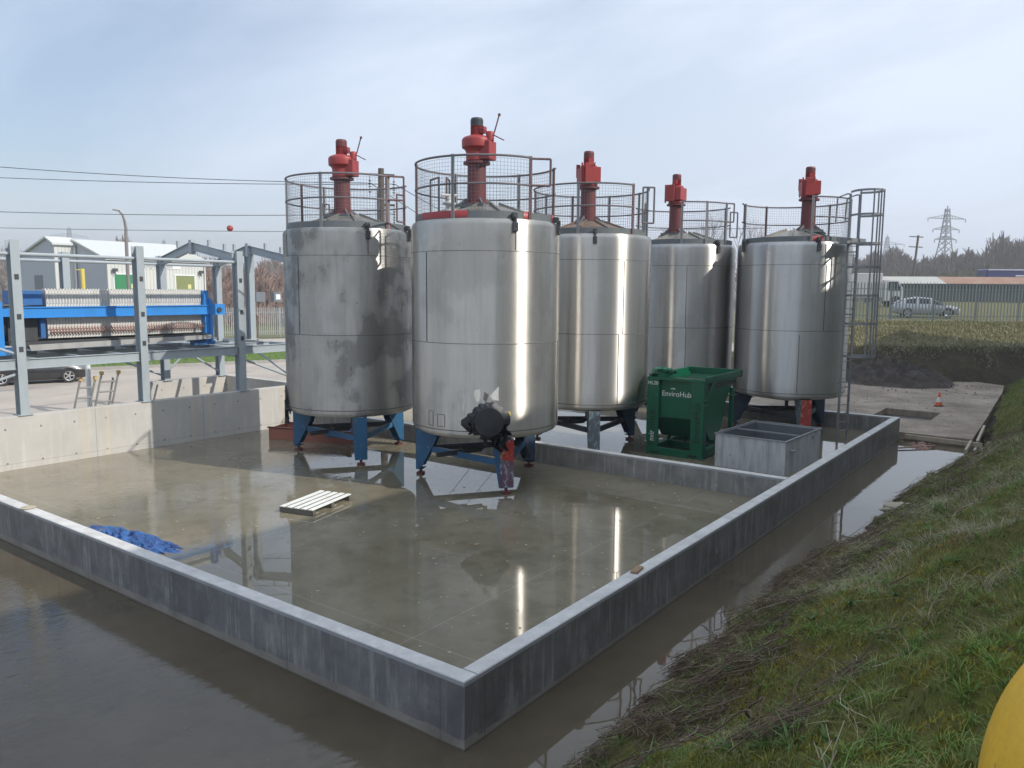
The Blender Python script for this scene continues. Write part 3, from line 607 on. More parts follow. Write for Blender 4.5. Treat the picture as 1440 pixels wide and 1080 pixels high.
tank(c1, vdir(c1), 'stainless_stained', 'stained dull grey steel tank on blue legs, leftmost of the tanks', 115,
     dict(fronts=[(-92, 35)], backs=[(108, 262)], posts=[(-91, 0), (-25, 0), (35, 1), (37, 0), (112, 1), (150, 0), (205, 0), (232, 1)], gates=[(35, 62, 5.98, 6.54, .42, 1), (112, -150, 5.6, 6.3, .35, 1), (232, 130, 5.55, 6.3, .3, 1), (200, 130, 5.45, 6.1, .3, 0)]),
     off(c1, -.17), vdir(c1)+R(62), 'disc', [BL, ('blue_leg', 'blue_leg', 'blue_worn'), ('blue_worn', 'blue_leg', 'brace_dark')],
     dict(lift=[15, 62], red=[(34, 40)]), [(15, 4.64, 5.05), (-48, 2.72, 4.6), (70, .88, 4.6), (-66, 4.63, 5.15)])
c2 = (8.43, 6.45)
t2 = tank(c2, vdir(c2), 'stainless_front', 'nearest and largest looking steel tank with a round black plastic wrapped opening near its base', 115,
     dict(fronts=[(-92, 36)], backs=[(96, 262)], posts=[(-90, 1), (-26, 0), (36, 1), (100, 1), (150, 0), (208, 0)], gates=[(36, 60, 5.98, 6.52, .42, 1), (236, 150, 5.55, 6.35, .5, 0), (214, 140, 5.5, 6.4, .45, 1)]),
     off(c2, -.21), vdir(c2)+R(62), 'disc', [BL, ('red_worn', 'blue_leg', 'blue_worn'), ('leg_grey', 'leg_dark', 'brace_dark')],
     dict(lift=[21, 70], red=[(-62, -14), (30, 36), (66, 72)]), [(21.5, 4.64, 5.05), (-49, 2.72, 4.6), (-88, 4.63, 5.15), (74, .88, 2.7)], dark_cap=1)
c3 = (13.3, 6.66)
tank(c3, vdir(c3), 'stainless_clean', 'clean bright steel tank behind the dividing wall, between the nearest tank and the green skip', 97+1,
     dict(fronts=[(-112, 44)], backs=[(70, 248)], posts=[(-96, 1), (-12, 0), (44, 1), (76, 0), (120, 0), (160, 0), (200, 1), (235, 0)], gates=[(60, 40, 5.6, 6.52, .3, 0)]),
     off(c3, -.08), vdir(c3)+R(20), 'block', [('leg_dark', 'leg_dark', 'brace_dark'), ('leg_grey', 'leg_dark', 'brace_dark'), ('leg_dark', 'leg_dark', 'brace_dark')],
     dict(lift=[4, -60]), [(32, 2.72, 4.6), (-96, 2.7, 4.6), (28, .88, 2.7)], roof='rust_cone')
c4_ = (18.56, 6.32)
tank(c4_, vdir(c4_), 'stainless_streaked', 'narrow looking steel tank half hidden behind the green skip, with dark runs down its side', 96,
     dict(fronts=[(-2, 56)], backs=[(110, 262)], posts=[(-2, 0), (26, 0), (56, 0), (-50, 0), (120, 0), (150, 0), (190, 0), (240, 0)], gates=[(56, 60, 5.98, 6.54, .25, 0), (108, 20, 5.6, 6.4, .3, 0)]),
     off(c4_, -.26), vdir(c4_)+R(-20), 'block', [('leg_dark', 'leg_dark', 'brace_dark')]*3,
     dict(lift=[40, -50]), [(6, .9, 2.7), (5, 2.72, 4.6), (-85, 2.7, 4.6)])
c5 = (19.15, 2.93)
t5 = tank(c5, vdir(c5), 'stainless_end', 'rightmost steel tank with a red leg and a caged ladder on its side', 97,
     dict(fronts=[(17, 84)], backs=[(96, 272)], posts=[(17, 0), (82, 0), (96, 0), (140, 0), (215, 1), (255, 0)], gates=[(258, 110, 5.98, 6.52, .4, 0)]),
     off(c5, .36), vdir(c5)+R(15), 'block', [('leg_dark', 'leg_dark', 'brace_dark'), ('red_flake', 'leg_grey', 'leg_grey'), ('leg_dark', 'leg_dark', 'brace_dark')],
     dict(lift=[24, -60], red=[(15, 30)]), [(9, .9, 2.6), (33, 2.72, 4.6), (31, 4.63, 5.2), (-50, 2.72, 2.74)])
T = Matrix.Rotation(R(235), 4, 'Z'); m = MB(); m.prism([(-.149, .28), (.149, .20), (.149, .66), (-.149, .66)], RT-.0295, RT-.026, 'YZ', T); m.build('red_patch', 'red_flake', [k_ for k_ in bpy.data.objects if k_.parent == t2 and k_.name.startswith('leg')][1], fixn=False)
# white hand valve on the nearest tank roof
v2 = vdir(c2); o = off(c2, -.78, .9)
m = MB(); m.lathe([(.16, 5.44), (.16, 5.50), (.07, 5.52), (.07, 5.60), (.14, 5.61), (.14, 5.65), (.05, 5.67), (.05, 5.78), (0, 5.78)], 16, c=o)
m.tube([(o[0]-.14, o[1]+.1, 5.80), (o[0]+.14, o[1]-.1, 5.80)], .03, 8); m.build('valve', 'valve_white', t2)
# stickers
def sticker(parent, vd, a0, a1, z0, z1, mat, poly=None, name='sticker'):
    m = MB(); n = 8; k = 0
    pts = poly or [(0, 0), (1, 0), (1, 1), (0, 1)]
    vs = []
    for u, v in pts:
        an = vd+R(a0+(a1-a0)*u); vs.append(((RT+.008)*math.cos(an), (RT+.008)*math.sin(an), z0+(z1-z0)*v))
    m.add(vs, [tuple(range(len(vs)))]); return m.build(name, mat, parent, fixn=False)
sticker(t2, v2, -8.5, -3.5, 1.50, 1.78, 'label_paper', [(0, .7), (.3, 1), (.6, .9), (.95, 1), (1, .5), (.85, .05), (.45, 0), (.2, .35)])
sticker(t2, v2, 3.0, 9.5, 1.53, 1.83, 'label_paper', [(0, .35), (.4, .6), (1, 1), (1, 0), (.35, .05)])
sticker(t2, v2, -1.5, 2.5, 1.50, 1.72, 'weld', [(.2, 1), (1, .7), (.5, 0), (0, .3)])
sticker(t2, v2, 13.5, 18.5, 1.20, 1.29, 'label_yellow'); sticker(t2, v2, 13.5, 18.5, 1.10, 1.17, 'label_blue')
m = MB()
for a0, a1, z0, z1 in ((-38, -31, .93, 1.2), (-47, -42, .93, 1.25)):
    for u0, u1, q0, q1 in ((a0, a0+.4, z0, z1), (a1-.4, a1, z0, z1), (a0, a1, z1-.012, z1), (a0, a1, z0, z0+.012)):
        m.lathe([(RT+.006, q0), (RT+.006, q1)], 4, a0=v2+R(u0), a1=v2+R(u1))
m.build('glue_outline', 'weld', t2, fixn=False)
m = MB()
for (a, z0, z1, wd) in ((-15.5, 1.05, 1.75, 1.0), (-17, 1.5, 1.95, .7), (-14, .95, 1.3, .6), (-18.5, 1.3, 1.6, .5)):
    n = 12; vs = []
    for i in range(n+1):
        z = lerp(z0, z1, i/n); jit = .9*mn.noise(Vector((z*6, a, 0))); hw = wd*(.35+.6*abs(mn.noise(Vector((z*9, a, 4)))))*(1-abs(2*i/n-1)**4)
        for s_ in (-1, 1): an = v2+R(a+jit+s_*hw); vs.append(((RT+.005)*math.cos(an), (RT+.005)*math.sin(an), z))
    m.add(vs, [(2*i, 2*i+1, 2*i+3, 2*i+2) for i in range(n)])
m.build('paint_drip', 'label_paper', t2, fixn=False)

# black plastic wrapping, manway covers
def bag(c, vd, a, z, r, dep, label, tail=1):
    t = thing('black_plastic_wrap', label, 'plastic wrap', (c[0], c[1], 0)); m = MB(); n, k = 40, 16; vs = []
    an = vd+R(a); X = Vector((-math.sin(an), math.cos(an), 0)); O = Vector((math.cos(an), math.sin(an), 0)); Z = Vector((0, 0, 1)); cc = O*(RT-.10)+Z*z
    rings = [(1.34, .0), (1.30, .22), (1.16, .42), (1.03, .6), (1.0, .8), (1.0, .96), (.97, 1.0), (.6, 1.0), (.15, 1.0)]
    for (q, d) in rings:
        for j in range(n):
            th = 2*PI*j/n; corner = 1+.38*max(0, math.cos(th-3.25))**9+.22*max(0, math.cos(th-PI/2))**7+.16*max(0, math.cos(th-.35))**7+.15*max(0, math.cos(th+.9))**7
            wr = (.10*mn.noise(Vector((math.cos(th)*5, math.sin(th)*5, d*3)))+.06*mn.noise(Vector((th*9, d*7, 2))))*(1.35 if d < .7 else .10 if d < .98 else 0)
            rad = r*q*(lerp(corner, 1, min(1, d*1.4)))*(1+wr)
            vs.append(cc+X*math.cos(th)*rad+Z*math.sin(th)*rad+O*(dep*d+(.02*mn.noise(Vector((q*6, th*3, 1))) if d < .9 else .004*mn.noise(Vector((q*3*math.cos(th), q*3*math.sin(th), 1))))))
    fs = [(i*n+j, i*n+(j+1) % n, (i+1)*n+(j+1) % n, (i+1)*n+j) for i in range(len(rings)-1) for j in range(n)]+[tuple((len(rings)-1)*n+j for j in range(n))]
    m.add(vs, fs, True); m.build('plastic_sheet', 'black_plastic', t)
    if tail:
        m = MB()
        for k_, (dx, dz, ln, wd) in enumerate(((.75, -.55, .45, .22), (.35, -1.05, .32, .20), (.95, -.15, .25, .16), (-.95, .1, .3, .2), (-.6, .5, .2, .2))):
            vs = []
            for i in range(7):
                for j in range(5):
                    u = i/6; v = j/4-.5; ww = wd*(1-.55*u)
                    p = cc+X*(dx*r+v*ww+.04*math.sin(u*7+k_)+(.12*u if dx > 0 else -.10*u))+Z*(dz*r-ln*u*(1 if dz < .3 else .2))+O*(dep*.7+.06*math.sin(v*14+k_)+.06*mn.noise(Vector((u*6, v*6, k_))))
                    vs.append(p)
            m.add(vs, [(i*5+j, i*5+j+1, (i+1)*5+j+1, (i+1)*5+j) for i in range(6) for j in range(4)], False)
        m.build('plastic_tail', 'black_plastic', t, fixn=False)
    return t
bag(c2, v2, 2.5, 1.10, .31, .26, 'black plastic sheet wrapped over the round opening of the nearest tank')
bag(c1, vdir(c1), -86, 1.05, .30, .14, 'torn black plastic hanging at the left edge of the stained leftmost tank')

# ------------------------------------------------------------------ caged ladder at the right-hand tank
T0 = Vector((18.41, 1.19, 0)); T1_ = Vector((18.80, 1.03, 0)); mid = (T0+T1_)/2; tx = (T1_-T0).normalized(); tn = Vector((tx.y, -tx.x, 0))   # tn points away from the tank
if tn.y > 0: tn = -tn
t = thing('caged_ladder', 'galvanised vertical ladder with a hooped safety cage beside the rightmost tank', 'ladder', (mid.x, mid.y, -.49))
def lv(p, z=0): return (p.x-mid.x, p.y-mid.y, z+.49)
for q in (T0, T1_):
    m = MB(); m.bar(lv(q, -.48), lv(q, 6.6), .07, .022, up=tuple(tx)); m.build('stile', 'galv_grey', t)
for k in range(22):
    m = MB(); m.tube([lv(T0, -.2+k*.255), lv(T1_, -.2+k*.255)], .011, 6); m.build('rung', 'galv_grey', t)
hz = [2.02, 2.95, 3.75, 4.55, 5.05+.15, 6.0, 6.66]
HR = .40
def hoop(z, r=HR):
    pts = []
    for i in range(15):
        th = PI*(i/14)*1.30-.15*PI; pts.append(mid+tn*(.42+r*math.sin(th))+tx*(-r*math.cos(th))+Vector((0, 0, z)))
    return [mid-tx*.2+Vector((0, 0, z))]+pts+[mid+tx*.2+Vector((0, 0, z))]
for z in hz:
    m = MB(); P = hoop(z)
    for a, b in zip(P, P[1:]):
        m.bar(lv(a, a.z), lv(b, b.z), .010, .06)
    m.build('hoop', 'galv_grey', t)
for i in (3, 6, 8, 10, 13):
    m = MB(); p = hoop(0)[i]; m.bar(lv(p, 1.99), lv(p, 6.69), .012, .045, up=tuple(tn)); m.build('cage_strap', 'galv_grey', t)
m = MB(); a = mid-tn*.02; m.box(-.42, .42, -.12, .14, 5.70, 5.86, Matrix.Rotation(math.atan2(tx.y, tx.x), 4, 'Z')); m.build('step_plate', 'galv_grey', t)
for q in (T0, T1_):
    for z in (1.2, 3.2, 5.0):
        m = MB(); m.bar(lv(q, z), lv(q-tn*.30, z), .03, .03); m.build('bracket', 'galv_grey', t)
m = MB()
for q in (T0, T1_):
    m.tube([lv(q, 6.6), lv(q-tn*.1, 6.62), lv(q-tn*.42, 6.55), lv(q-tn*.45, 5.85)], .022, 6)
m.build('handrail', 'galv_grey', t)

# ------------------------------------------------------------------ green hopper skip
t = thing('tipping_skip', 'green steel hopper skip on a frame with white EnviroHub lettering', 'skip', (13.3, 4.0, -.49), R(2))
W2 = .79; ST = 2.07
m = MB()
for sy in (-1, 1):
    y0 = sy*W2-(.17 if sy > 0 else .17)+(0); ya = min(sy*W2, sy*(W2-.34)); yb = max(sy*W2, sy*(W2-.34))
    m.box(-.02, .04, ya, yb, 0, ST)
    m.box(.04, .22, sy*W2-(.03 if sy > 0 else 0), sy*W2+(0 if sy > 0 else .03), .12, ST-.02)
o_ = m.build('front_upright', 'green_paint', t, bevel=.004)
m = MB(); m.box(-.025, .06, -W2+.34, W2-.34, .0, .2); m.box(-.03, .30, -W2-.01, W2+.01, ST-.07, ST-.0)
m.box(1.1, 1.25, -W2+.18, W2-.18, .03, .2); m.box(2.25, 2.40, -W2+.0, W2-.0, .04, .21)
for sy in (-1, 1): m.box(.04, 2.35, sy*(W2-.09)-.09, sy*(W2-.09)+.09, .03, .22)
m.build('base_frame', 'green_paint', t, bevel=.004)
for y in (-.52, .52): m = MB(); m.box(-.032, -.027, y-.12, y+.12, .045, .10); m.build('fork_pocket', 'black_text', t)
hp = [(.10, 2.02), (.10, 1.02), (.22, .95), (.75, .42), (1.05, .36), (1.45, .62), (1.75, 1.20), (2.35, 1.72), (2.72, 1.92)]
m = MB()
for y0, y1 in ((-W2+.10, -W2+.12), (W2-.12, W2-.10)): m.prism(hp+[(2.72, 2.0), (.1, 2.04)], y0, y1, 'XZ')
for a, b in zip(hp, hp[1:]):
    d = Vector((b[0]-a[0], 0, b[1]-a[1])); m.bar((a[0], 0, a[1]), (b[0], 0, b[1]), 2*W2-.24, .02)
ho = m.build('hopper', 'green_paint', t)
m = MB()
for sy in (-1, 1): m.bar((.12, sy*(W2-.02), 2.05), (2.80, sy*(W2-.02), 2.04), .07, .16)
m.bar((2.80, -W2-.03, 2.03), (2.80, W2+.03, 2.03), .12, .20); m.build('hopper_rim', 'green_paint', ho, bevel=.006)
m = MB(); m.box(.3, 2.6, -W2+.06, W2-.06, 1.80, 1.84); m.build('hopper_load', 'pit', ho)
for sy in (-1, 1):
    m = MB(); m.box(2.2, 2.36, sy*(W2-.07)-.05, sy*(W2-.07)+.05, .2, 1.66); m.box(2.10, 2.46, sy*(W2-.07)-.09, sy*(W2-.07)+.09, 1.44, 1.47)
    m.bar((1.2, sy*(W2-.12), .2), (1.9, sy*(W2-.12), 1.3), .05, .12); m.bar((.25, sy*(W2-.06), 1.55), (.9, sy*(W2-.06), 1.9), .04, .12)
    m.build('rear_upright', 'green_paint', t, bevel=.004)
m = MB()
for sy in (-1, 1): m.box(-.035, .16, sy*W2-.05, sy*W2+.05, 1.38, 1.42); m.box(-.035, .16, sy*W2-.05, sy*W2+.05, 1.53, 1.56); 
m.build('latch', 'green_paint', t, bevel=.003)
fx = (0, -1, 0); up = (0, 0, 1)
text('lettering', 'HL20', .13, frame((-.027, W2-.17, ST-.16), fx, up), 'white_text', t)
text('lettering', 'EnviroHub', .20, frame((.082, .0, 1.64), fx, up), 'white_text', t, sx=.95)
m = MB()
for r_ in (.05, .08): m.tube([(.082, .10+r_*math.cos(a_), 1.74+r_*math.sin(a_)*.7) for a_ in [PI*.2+PI*.6*i/6 for i in range(7)]], .008, 4)
m.build('lettering', 'white_text', t)
upd = (0, 0, 1); sidex = (0, 1, 0)
text('lettering', 'EnviroHub', .26, frame((-.027, W2-.17, .72), (0, 0, 1), (0, 1, 0)), 'black_text', t, sx=.85)
text('lettering', 'nvir', .23, frame((-.030, W2-.165, .50), (0, 0, 1), (0, 1, 0)), 'white_text', t, sx=.8)
text('lettering', 'EnviroHub', .26, frame((-.027, -W2+.17, .95), (0, 0, 1), (0, 1, 0)), 'black_text', t, sx=.95)
# coil of green rope on the skip's top corner
m = MB(); pts = []
for i in range(110):
    a_ = i*.38; r_ = .21+.06*math.sin(i*.83); pts.append((13.62+r_*math.cos(a_)*1.0, 4.48+r_*math.sin(a_)*1.25, 1.64+.0012*i+.02*math.sin(i*1.7)))
m.tube(pts, .032, 6); m.tube([(13.62, 4.48, 1.66), (13.58, 4.45, 1.78), (13.66, 4.40, 1.79), (13.7, 4.38, 1.66)], .025, 6)
tag(m.build('rope_coil', 'green_paint'), 'green rope coiled on the top corner of the green skip', 'rope')

# ------------------------------------------------------------------ open galvanised box
t = thing('steel_box', 'open galvanised steel tank box with a bar across it, beside the green skip', 'metal box', (12.92, 1.85, -.49), R(-2.5))
m = MB(); w2 = .88; Lb = 2.52; hb = .80; th = .02
m.box(0, th, -w2, w2, 0, hb); m.box(Lb-th, Lb, -w2, w2, 0, hb); m.box(th, Lb-th, -w2, -w2+th, 0, hb); m.box(th, Lb-th, w2-th, w2, 0, hb); m.box(th, Lb-th, -w2+th, w2-th, .02, .04)
m.build('box_body', 'galv_box', t)
m = MB()
m.box(-.025, .025, -w2-.025, w2+.025, hb, hb+.028); m.box(Lb-.025, Lb+.025, -w2-.025, w2+.025, hb, hb+.028); m.box(.025, Lb-.025, -w2-.025, -w2+.025, hb, hb+.028); m.box(.025, Lb-.025, w2-.025, w2+.025, hb, hb+.028)
m.build('rim', 'galvanised', t)
m = MB(); m.box(1.18, 1.23, -w2+th, w2-th, hb-.03, hb+.0); m.build('cross_bar', 'galvanised', t)
m = MB(); m.tube([(.32, -w2+.01, .56), (.32, -w2-.13, .56)], .035, 12); m.tube([(1.9, -w2+.12, .68), (1.9, -w2-.02, .68)], .05, 12); m.build('spigot', 'galvanised', t)
m = MB(); m.box(th+.01, Lb-th-.01, -w2+th+.01, w2-th-.01, .20, .21); m.build('shade_floor', 'pit', t)  # dark sheet put in so the bottom of the box looks shaded
m = MB(); i_ = th+.004; m.box(i_, i_+.004, -w2+i_, w2-i_, .2, hb-.02); m.box(Lb-i_-.004, Lb-i_, -w2+i_, w2-i_, .2, hb-.02); m.box(i_+.005, Lb-i_-.005, w2-i_-.004, w2-i_, .2, hb-.02); m.box(i_+.005, Lb-i_-.005, -w2+i_, -w2+i_+.004, .2, hb-.02); m.build('shade_lining', 'toe_board', t)  # dark sheets added so the inner faces look shaded and the box open

# ------------------------------------------------------------------ small things on the flooded floor
A_, B_, C_, D_ = Vector((3.73, 7.78, 0)), Vector((3.84, 7.0, 0)), Vector((5.11, 7.32, 0)), Vector((5.0, 8.11, 0))
t = thing('pallet', 'white painted wooden pallet lying in the shallow water', 'pallet', (4.42, 7.56, -.49), math.atan2(.33, 1.27))
for k in range(5):
    m = MB(); y = -.33+k*.165; m.box(-.66, .66, y-.050, y+.050, .108, .128); m.build('deck_board', 'wood_white', t, bevel=.003)
for x in (-.61, 0, .61):
    m = MB(); m.box(x-.045, x+.045, -.39, .39, .01, .105); m.build('bearer', 'wood_grey', t)
def crumple(name, mat, cx, cy, z0, L_, W_, hgt, rz, label, cat, seed, n=110):
    vs = []; m = MB()
    for j in range(n//2):
        for i in range(n):
            u = i/(n-1)*2-1; v = j/(n//2-1)*2-1
            q = 1-min(1, (abs(u)**2.2+abs(v)**2.2)); edge = .12*mn.noise(Vector((u*3, v*3, seed)))
            fold = .75*(1-abs(mn.noise(Vector((u*4.5+seed+v*2, v*2.5-u, 1))))*2.2)**2*.6+.50*(1-abs(mn.noise(Vector((u*9-v*4, v*5, seed+3))))*2.2)**2*.5+.10*mn.noise(Vector((u*22, v*11, seed+3)))
            x = u*L_/2*(1+edge)+.06*mn.noise(Vector((u*9, v*9, 8))); y = v*W_/2*(1+.35*mn.noise(Vector((u*2.5, v, seed+7))))+.10*math.sin(u*4+seed)*W_*.5+.04*mn.noise(Vector((u*9, v*9, 18)))
            z = -.015+hgt*(q**.5)*(.10+.95*fold)*(1 if u < .25 else .55)
            p = Matrix.Rotation(rz, 3, 'Z') @ Vector((x, y, z)); vs.append((cx+p.x, cy+p.y, z0+p.z))
    m.add(vs, [(j*n+i, j*n+i+1, (j+1)*n+i+1, (j+1)*n+i) for j in range(n//2-1) for i in range(n-1)], True)
    return tag(m.build(name, mat, fixn=False), label, cat)
crumple('tarpaulin', 'tarp', 1.0, 8.5, -.49, 2.8, .78, .20, R(97), 'crumpled blue tarpaulin lying in the water inside the left wall', 'tarpaulin', 2.2)
m = MB(); m.box(-.13, .13, -.05, .05, 0, .03, Matrix.Translation((3.82, .12, .006)) @ Matrix.Rotation(.15, 4, 'Z')); tag(m.build('wood_offcut', 'wood_brown', bevel=.003), 'brown wood offcut lying on top of the wall by the channel', 'wood')
m = MB(); m.lathe([(0, .006), (.12, .006), (.13, .02), (.08, .035), (0, .035)], 9, c=(.1, 9.94)); tag(m.build('flat_stone', 'timber_pale'), 'flat pale stone lying on the left wall top', 'stone')
t = thing('trough', 'red brown shallow trough on the floor behind the stained leftmost tank', 'trough', (9.1, 13.2, -.49), R(-70))
m = MB(); m.box(-1.3, 1.3, -.45, -.42, 0, .32); m.box(-1.3, 1.3, .42, .45, 0, .32); m.box(-1.3, -1.27, -.42, .42, 0, .32); m.box(1.27, 1.3, -.42, .42, 0, .32); m.box(-1.27, 1.27, -.42, .42, .02, .05); m.build('trough_body', 'trough_red', t)
m = MB(); m.box(-1.33, 1.33, -.48, -.40, .32, .36); m.box(-1.33, 1.33, .40, .48, .32, .36); m.build('trough_rim', 'red_dark', t)
crumple('tarpaulin', 'tarp', 9.5, 12.6, -.30, 1.3, .7, .30, R(20), 'bunched blue sheet heaped in the red brown trough', 'tarpaulin', 5.1, 60)
# loose debris flakes on the water (uncountable)
m = MB()
for k in range(420):
    x = random.uniform(.5, 20); y = random.uniform(.5, 12)
    if 10.3 < x < 10.9: continue
    s_ = random.uniform(.008, .035); a_ = random.uniform(0, PI)
    m.add([(x+s_*math.cos(a_+q)*random.uniform(.5, 1.3), y+s_*math.sin(a_+q), -.486) for q in (0, 1.5, 3, 4.6)], [(0, 1, 2, 3)])
tag(m.build('floating_debris', 'straw', fixn=False), 'tiny leaves and paint flakes floating on the shallow water', 'debris', kind='stuff')

# ------------------------------------------------------------------ steel platform frame
t = thing('steel_platform', 'grey steel post and beam frame standing on the pale wall, carrying the filter press', 'steel frame', (0, 0, 0))
FX = [-3.6, -.6, 2.41, 5.41, 8.42, 10.45]; YF, YR = 15.79, 19.97; ZT = 4.9
def hpost(x, y, z0, z1):
    m = MB(); m.box(x-.10, x+.10, y-.13, y-.115, z0, z1); m.box(x-.10, x+.10, y+.115, y+.13, z0, z1); m.box(x-.006, x+.006, y-.115, y+.115, z0, z1); m.box(x-.16, x+.16, y-.17, y+.17, z0, z0+.02)
    return m.build('column', 'steel_grey', t)
def bracket(x, y, z):
    m = MB(); m.box(x-.045, x+.045, y-.142, y-.131, z-.06, z+.06); return m.build('bolt_plate', 'dark_steel', t)
for i, x in enumerate(FX[1:-1]):
    hpost(x, YF, .772, ZT)
    if x > 0:
        for z in (4.05, 3.12, 2.2+.15): bracket(x, YF, z)
hpost(FX[-1], YF, .772, ZT)
for x in FX[1:-1]+[FX[-1]]: hpost(x, YR, .772 if x > 7 else 2.115, ZT-.05)
hpost(10.45, 18.1, 2.13, 5.15)
for y, z in ((YF, 4.58), (YR, 4.58)):
    m = MB(); xe = 8.42 if y == YF else 10.45; m.tube([(-.6, y, z), (xe, y, z)], .045, 10); m.build('tie_rail', 'steel_grey', t)
for x in (8.42, 10.45):
    for a, b in (((x, YF+.1, 4.72), (x, 18.1, 5.12)), ((x, YR-.1, 4.68), (x, 18.1, 5.12))):
        m = MB(); m.bar(a, b, .012, .24); m.bar((a[0], a[1], a[2]+.12), (b[0], b[1], b[2]+.12), .15, .014); m.bar((a[0], a[1], a[2]-.12), (b[0], b[1], b[2]-.12), .15, .014); m.build('rafter', 'steel_grey', t)
    m = MB(); m.box(x-.09, x+.09, 18.03, 18.17, 4.86, 5.3); m.build('ridge_plate', 'steel_grey', t)
    for y in (16.4, 17.2, 18.9): m = MB(); zz = 5.24-.2*abs(y-18.1)/2.1*1.9; m.box(x-.04, x+.04, y-.04, y+.04, zz-.02, zz+.20); m.build('purlin_cleat', 'steel_grey', t)
for y in (YF, YR, 17.2, 18.6):
    m = MB(); h0, h1 = (1.87, 2.11) if y in (YF, YR) else (1.93, 2.10)
    segs = list(zip(FX, FX[1:])) if y == YF else [(FX[0], FX[-1])]
    for a, b in segs:
        a2, b2 = (a+.11, b-.11) if y == YF else (a, b)
        m.box(a2, b2, y-.05, y-.04, h0+.014, h1-.014); m.box(a2, b2, y-.08, y+.06, h1-.014, h1); m.box(a2, b2, y-.08, y+.06, h0, h0+.014)
    m.build('platform_beam', 'steel_grey', t)
for k in range(13):
    x = -2.4+k*1.06
    if min(abs(x-q) for q in FX) < .15: x += .25
    m = MB(); m.box(x-.04, x+.04, YF+.08, YR-.1, 1.965, 2.085); m.build('joist', 'steel_grey', t)
for a, b in (((8.42, YF, 1.75), (10.45, YF, .95)), ((6.2, YR, 1.85), (8.42, YR, .9)), ((8.42, YR, 1.0), (9.4, YR, 1.85)), ((10.45, YR, .9), (8.9, YR, 1.85)), ((.2, YF, 3.1), (2.3, YF, 2.25)), ((-.6, YF, .9), (2.3, YF, 1.75)), ((8.42, 16, 1.8), (8.42, 18.4, 1.85)), ((10.45, 16, 1.0), (10.45, 18.1, 1.85))):
    m = MB(); m.tube([a, b], .035, 8); m.build('diagonal_brace', 'steel_grey', t)

# ------------------------------------------------------------------ filter press on the platform
t = thing('filter_press', 'long blue framed filter press packed with white plates on the steel platform', 'filter press', (0, 17.6, 2.12))
def q(m, x0, x1, y0, y1, z0, z1): m.box(x0, x1, y0-17.6, y1-17.6, z0-2.12, z1-2.12)
for k in range(58):
    x = 3.60+k*.0755
    m = MB(); q(m, x, x+.066, 17.02, 18.18, 2.50, 3.74); q(m, x+.02, x+.046, 17.0, 17.02, 3.40, 3.66); q(m, x+.015, x+.05, 17.1, 17.25, 3.74, 3.775); m.build('filter_plate', 'plate_white', t)
m = MB()
for k in range(58):
    x = 3.63+k*.0755; m.tube([(x, -.63, .66), (x-.03, -.69, .60), (x+.03, -.69, .54), (x, -.63, .48)], .017, 5)
m.build('plate_handle_row', 'handle_brown', t)
for y in (16.82, 18.25):
    m = MB(); q(m, 2.75, 8.2, y, y+.10, 3.05, 3.31); q(m, 2.75, 8.2, y-.03, y, 3.29, 3.32); q(m, 2.75, 8.2, y-.03, y, 3.04, 3.07); m.build('side_beam', 'press_blue', t)
m = MB(); q(m, 7.98, 8.12, 16.86, 18.3, 2.2, 3.75); q(m, 8.12, 8.2, 16.8, 16.95, 2.2, 3.5); m.build('end_frame', 'press_blue', t)
m = MB(); q(m, 8.2, 8.62, 16.80, 17.05, 3.02, 3.34); m.build('rail_end', 'press_blue', t)
m = MB(); m.tube([(8.42, -.84, 1.05), (8.42, -.78, 1.05)], .075, 14); m.build('roller', 'dark_steel', t)
m = MB(); q(m, 3.05, 3.50, 17.0, 18.2, 3.36, 3.72); q(m, 3.42, 3.53, 16.98, 18.2, 2.52, 3.04); m.build('thrust_head', 'press_blue_dark', t)
m = MB(); q(m, 2.7, 3.4, 17.1, 18.1, 2.45, 3.3); m.tube([(.9, 0, .75), (2.7, 0, .75)], .46, 24); m.build('piston_cylinder', 'dark_steel', t)
m = MB(); q(m, 2.2, 2.5, 16.8, 18.3, 2.13, 3.45); q(m, 1.2, 2.9, 16.85, 17.0, 3.08, 3.28); m.build('head_frame', 'press_blue', t)
m = MB(); q(m, 2.6, 7.95, 16.8, 18.3, 2.36, 2.44); m.prism([(2.7, .14), (8.0, .22), (8.0, .36), (2.7, .30)], -.84, -.80, 'XZ'); m.build('drip_tray', 'dark_steel', t)
m = MB(); m.prism([(3.05, .10), (8.1, .19), (8.1, .31), (3.0, .25)], -.90, -.87, 'XZ'); m.build('splash_sheet', 'drip_grey', t)
for a_, b_, c_ in ((7.6, 8.3, 2.24), (2.4, 2.9, 2.3)): m = MB(); q(m, a_, b_, 16.85, 17.1, 2.13, c_); m.build('foot', 'press_blue_dark', t)
# yellow post and hose cap behind the press
t = thing('standpipe', 'yellow and white upright pipe rising behind the filter press', 'pipe', (6.55, 21.3, -.5))
m = MB(); m.tube([(0, 0, 0), (0, 0, 4.2)], .075, 12); m.lathe([(.075, 3.7), (.12, 3.72), (.12, 4.05), (.075, 4.08)], 12); m.build('pipe_base', 'trim_white', t)
m = MB(); m.tube([(0, 0, 4.2), (0, 0, 4.9)], .06, 12); m.tube([(0, 0, 4.85), (-.2, 0, 4.87)], .012, 6); m.build('pipe_top', 'label_yellow', t)
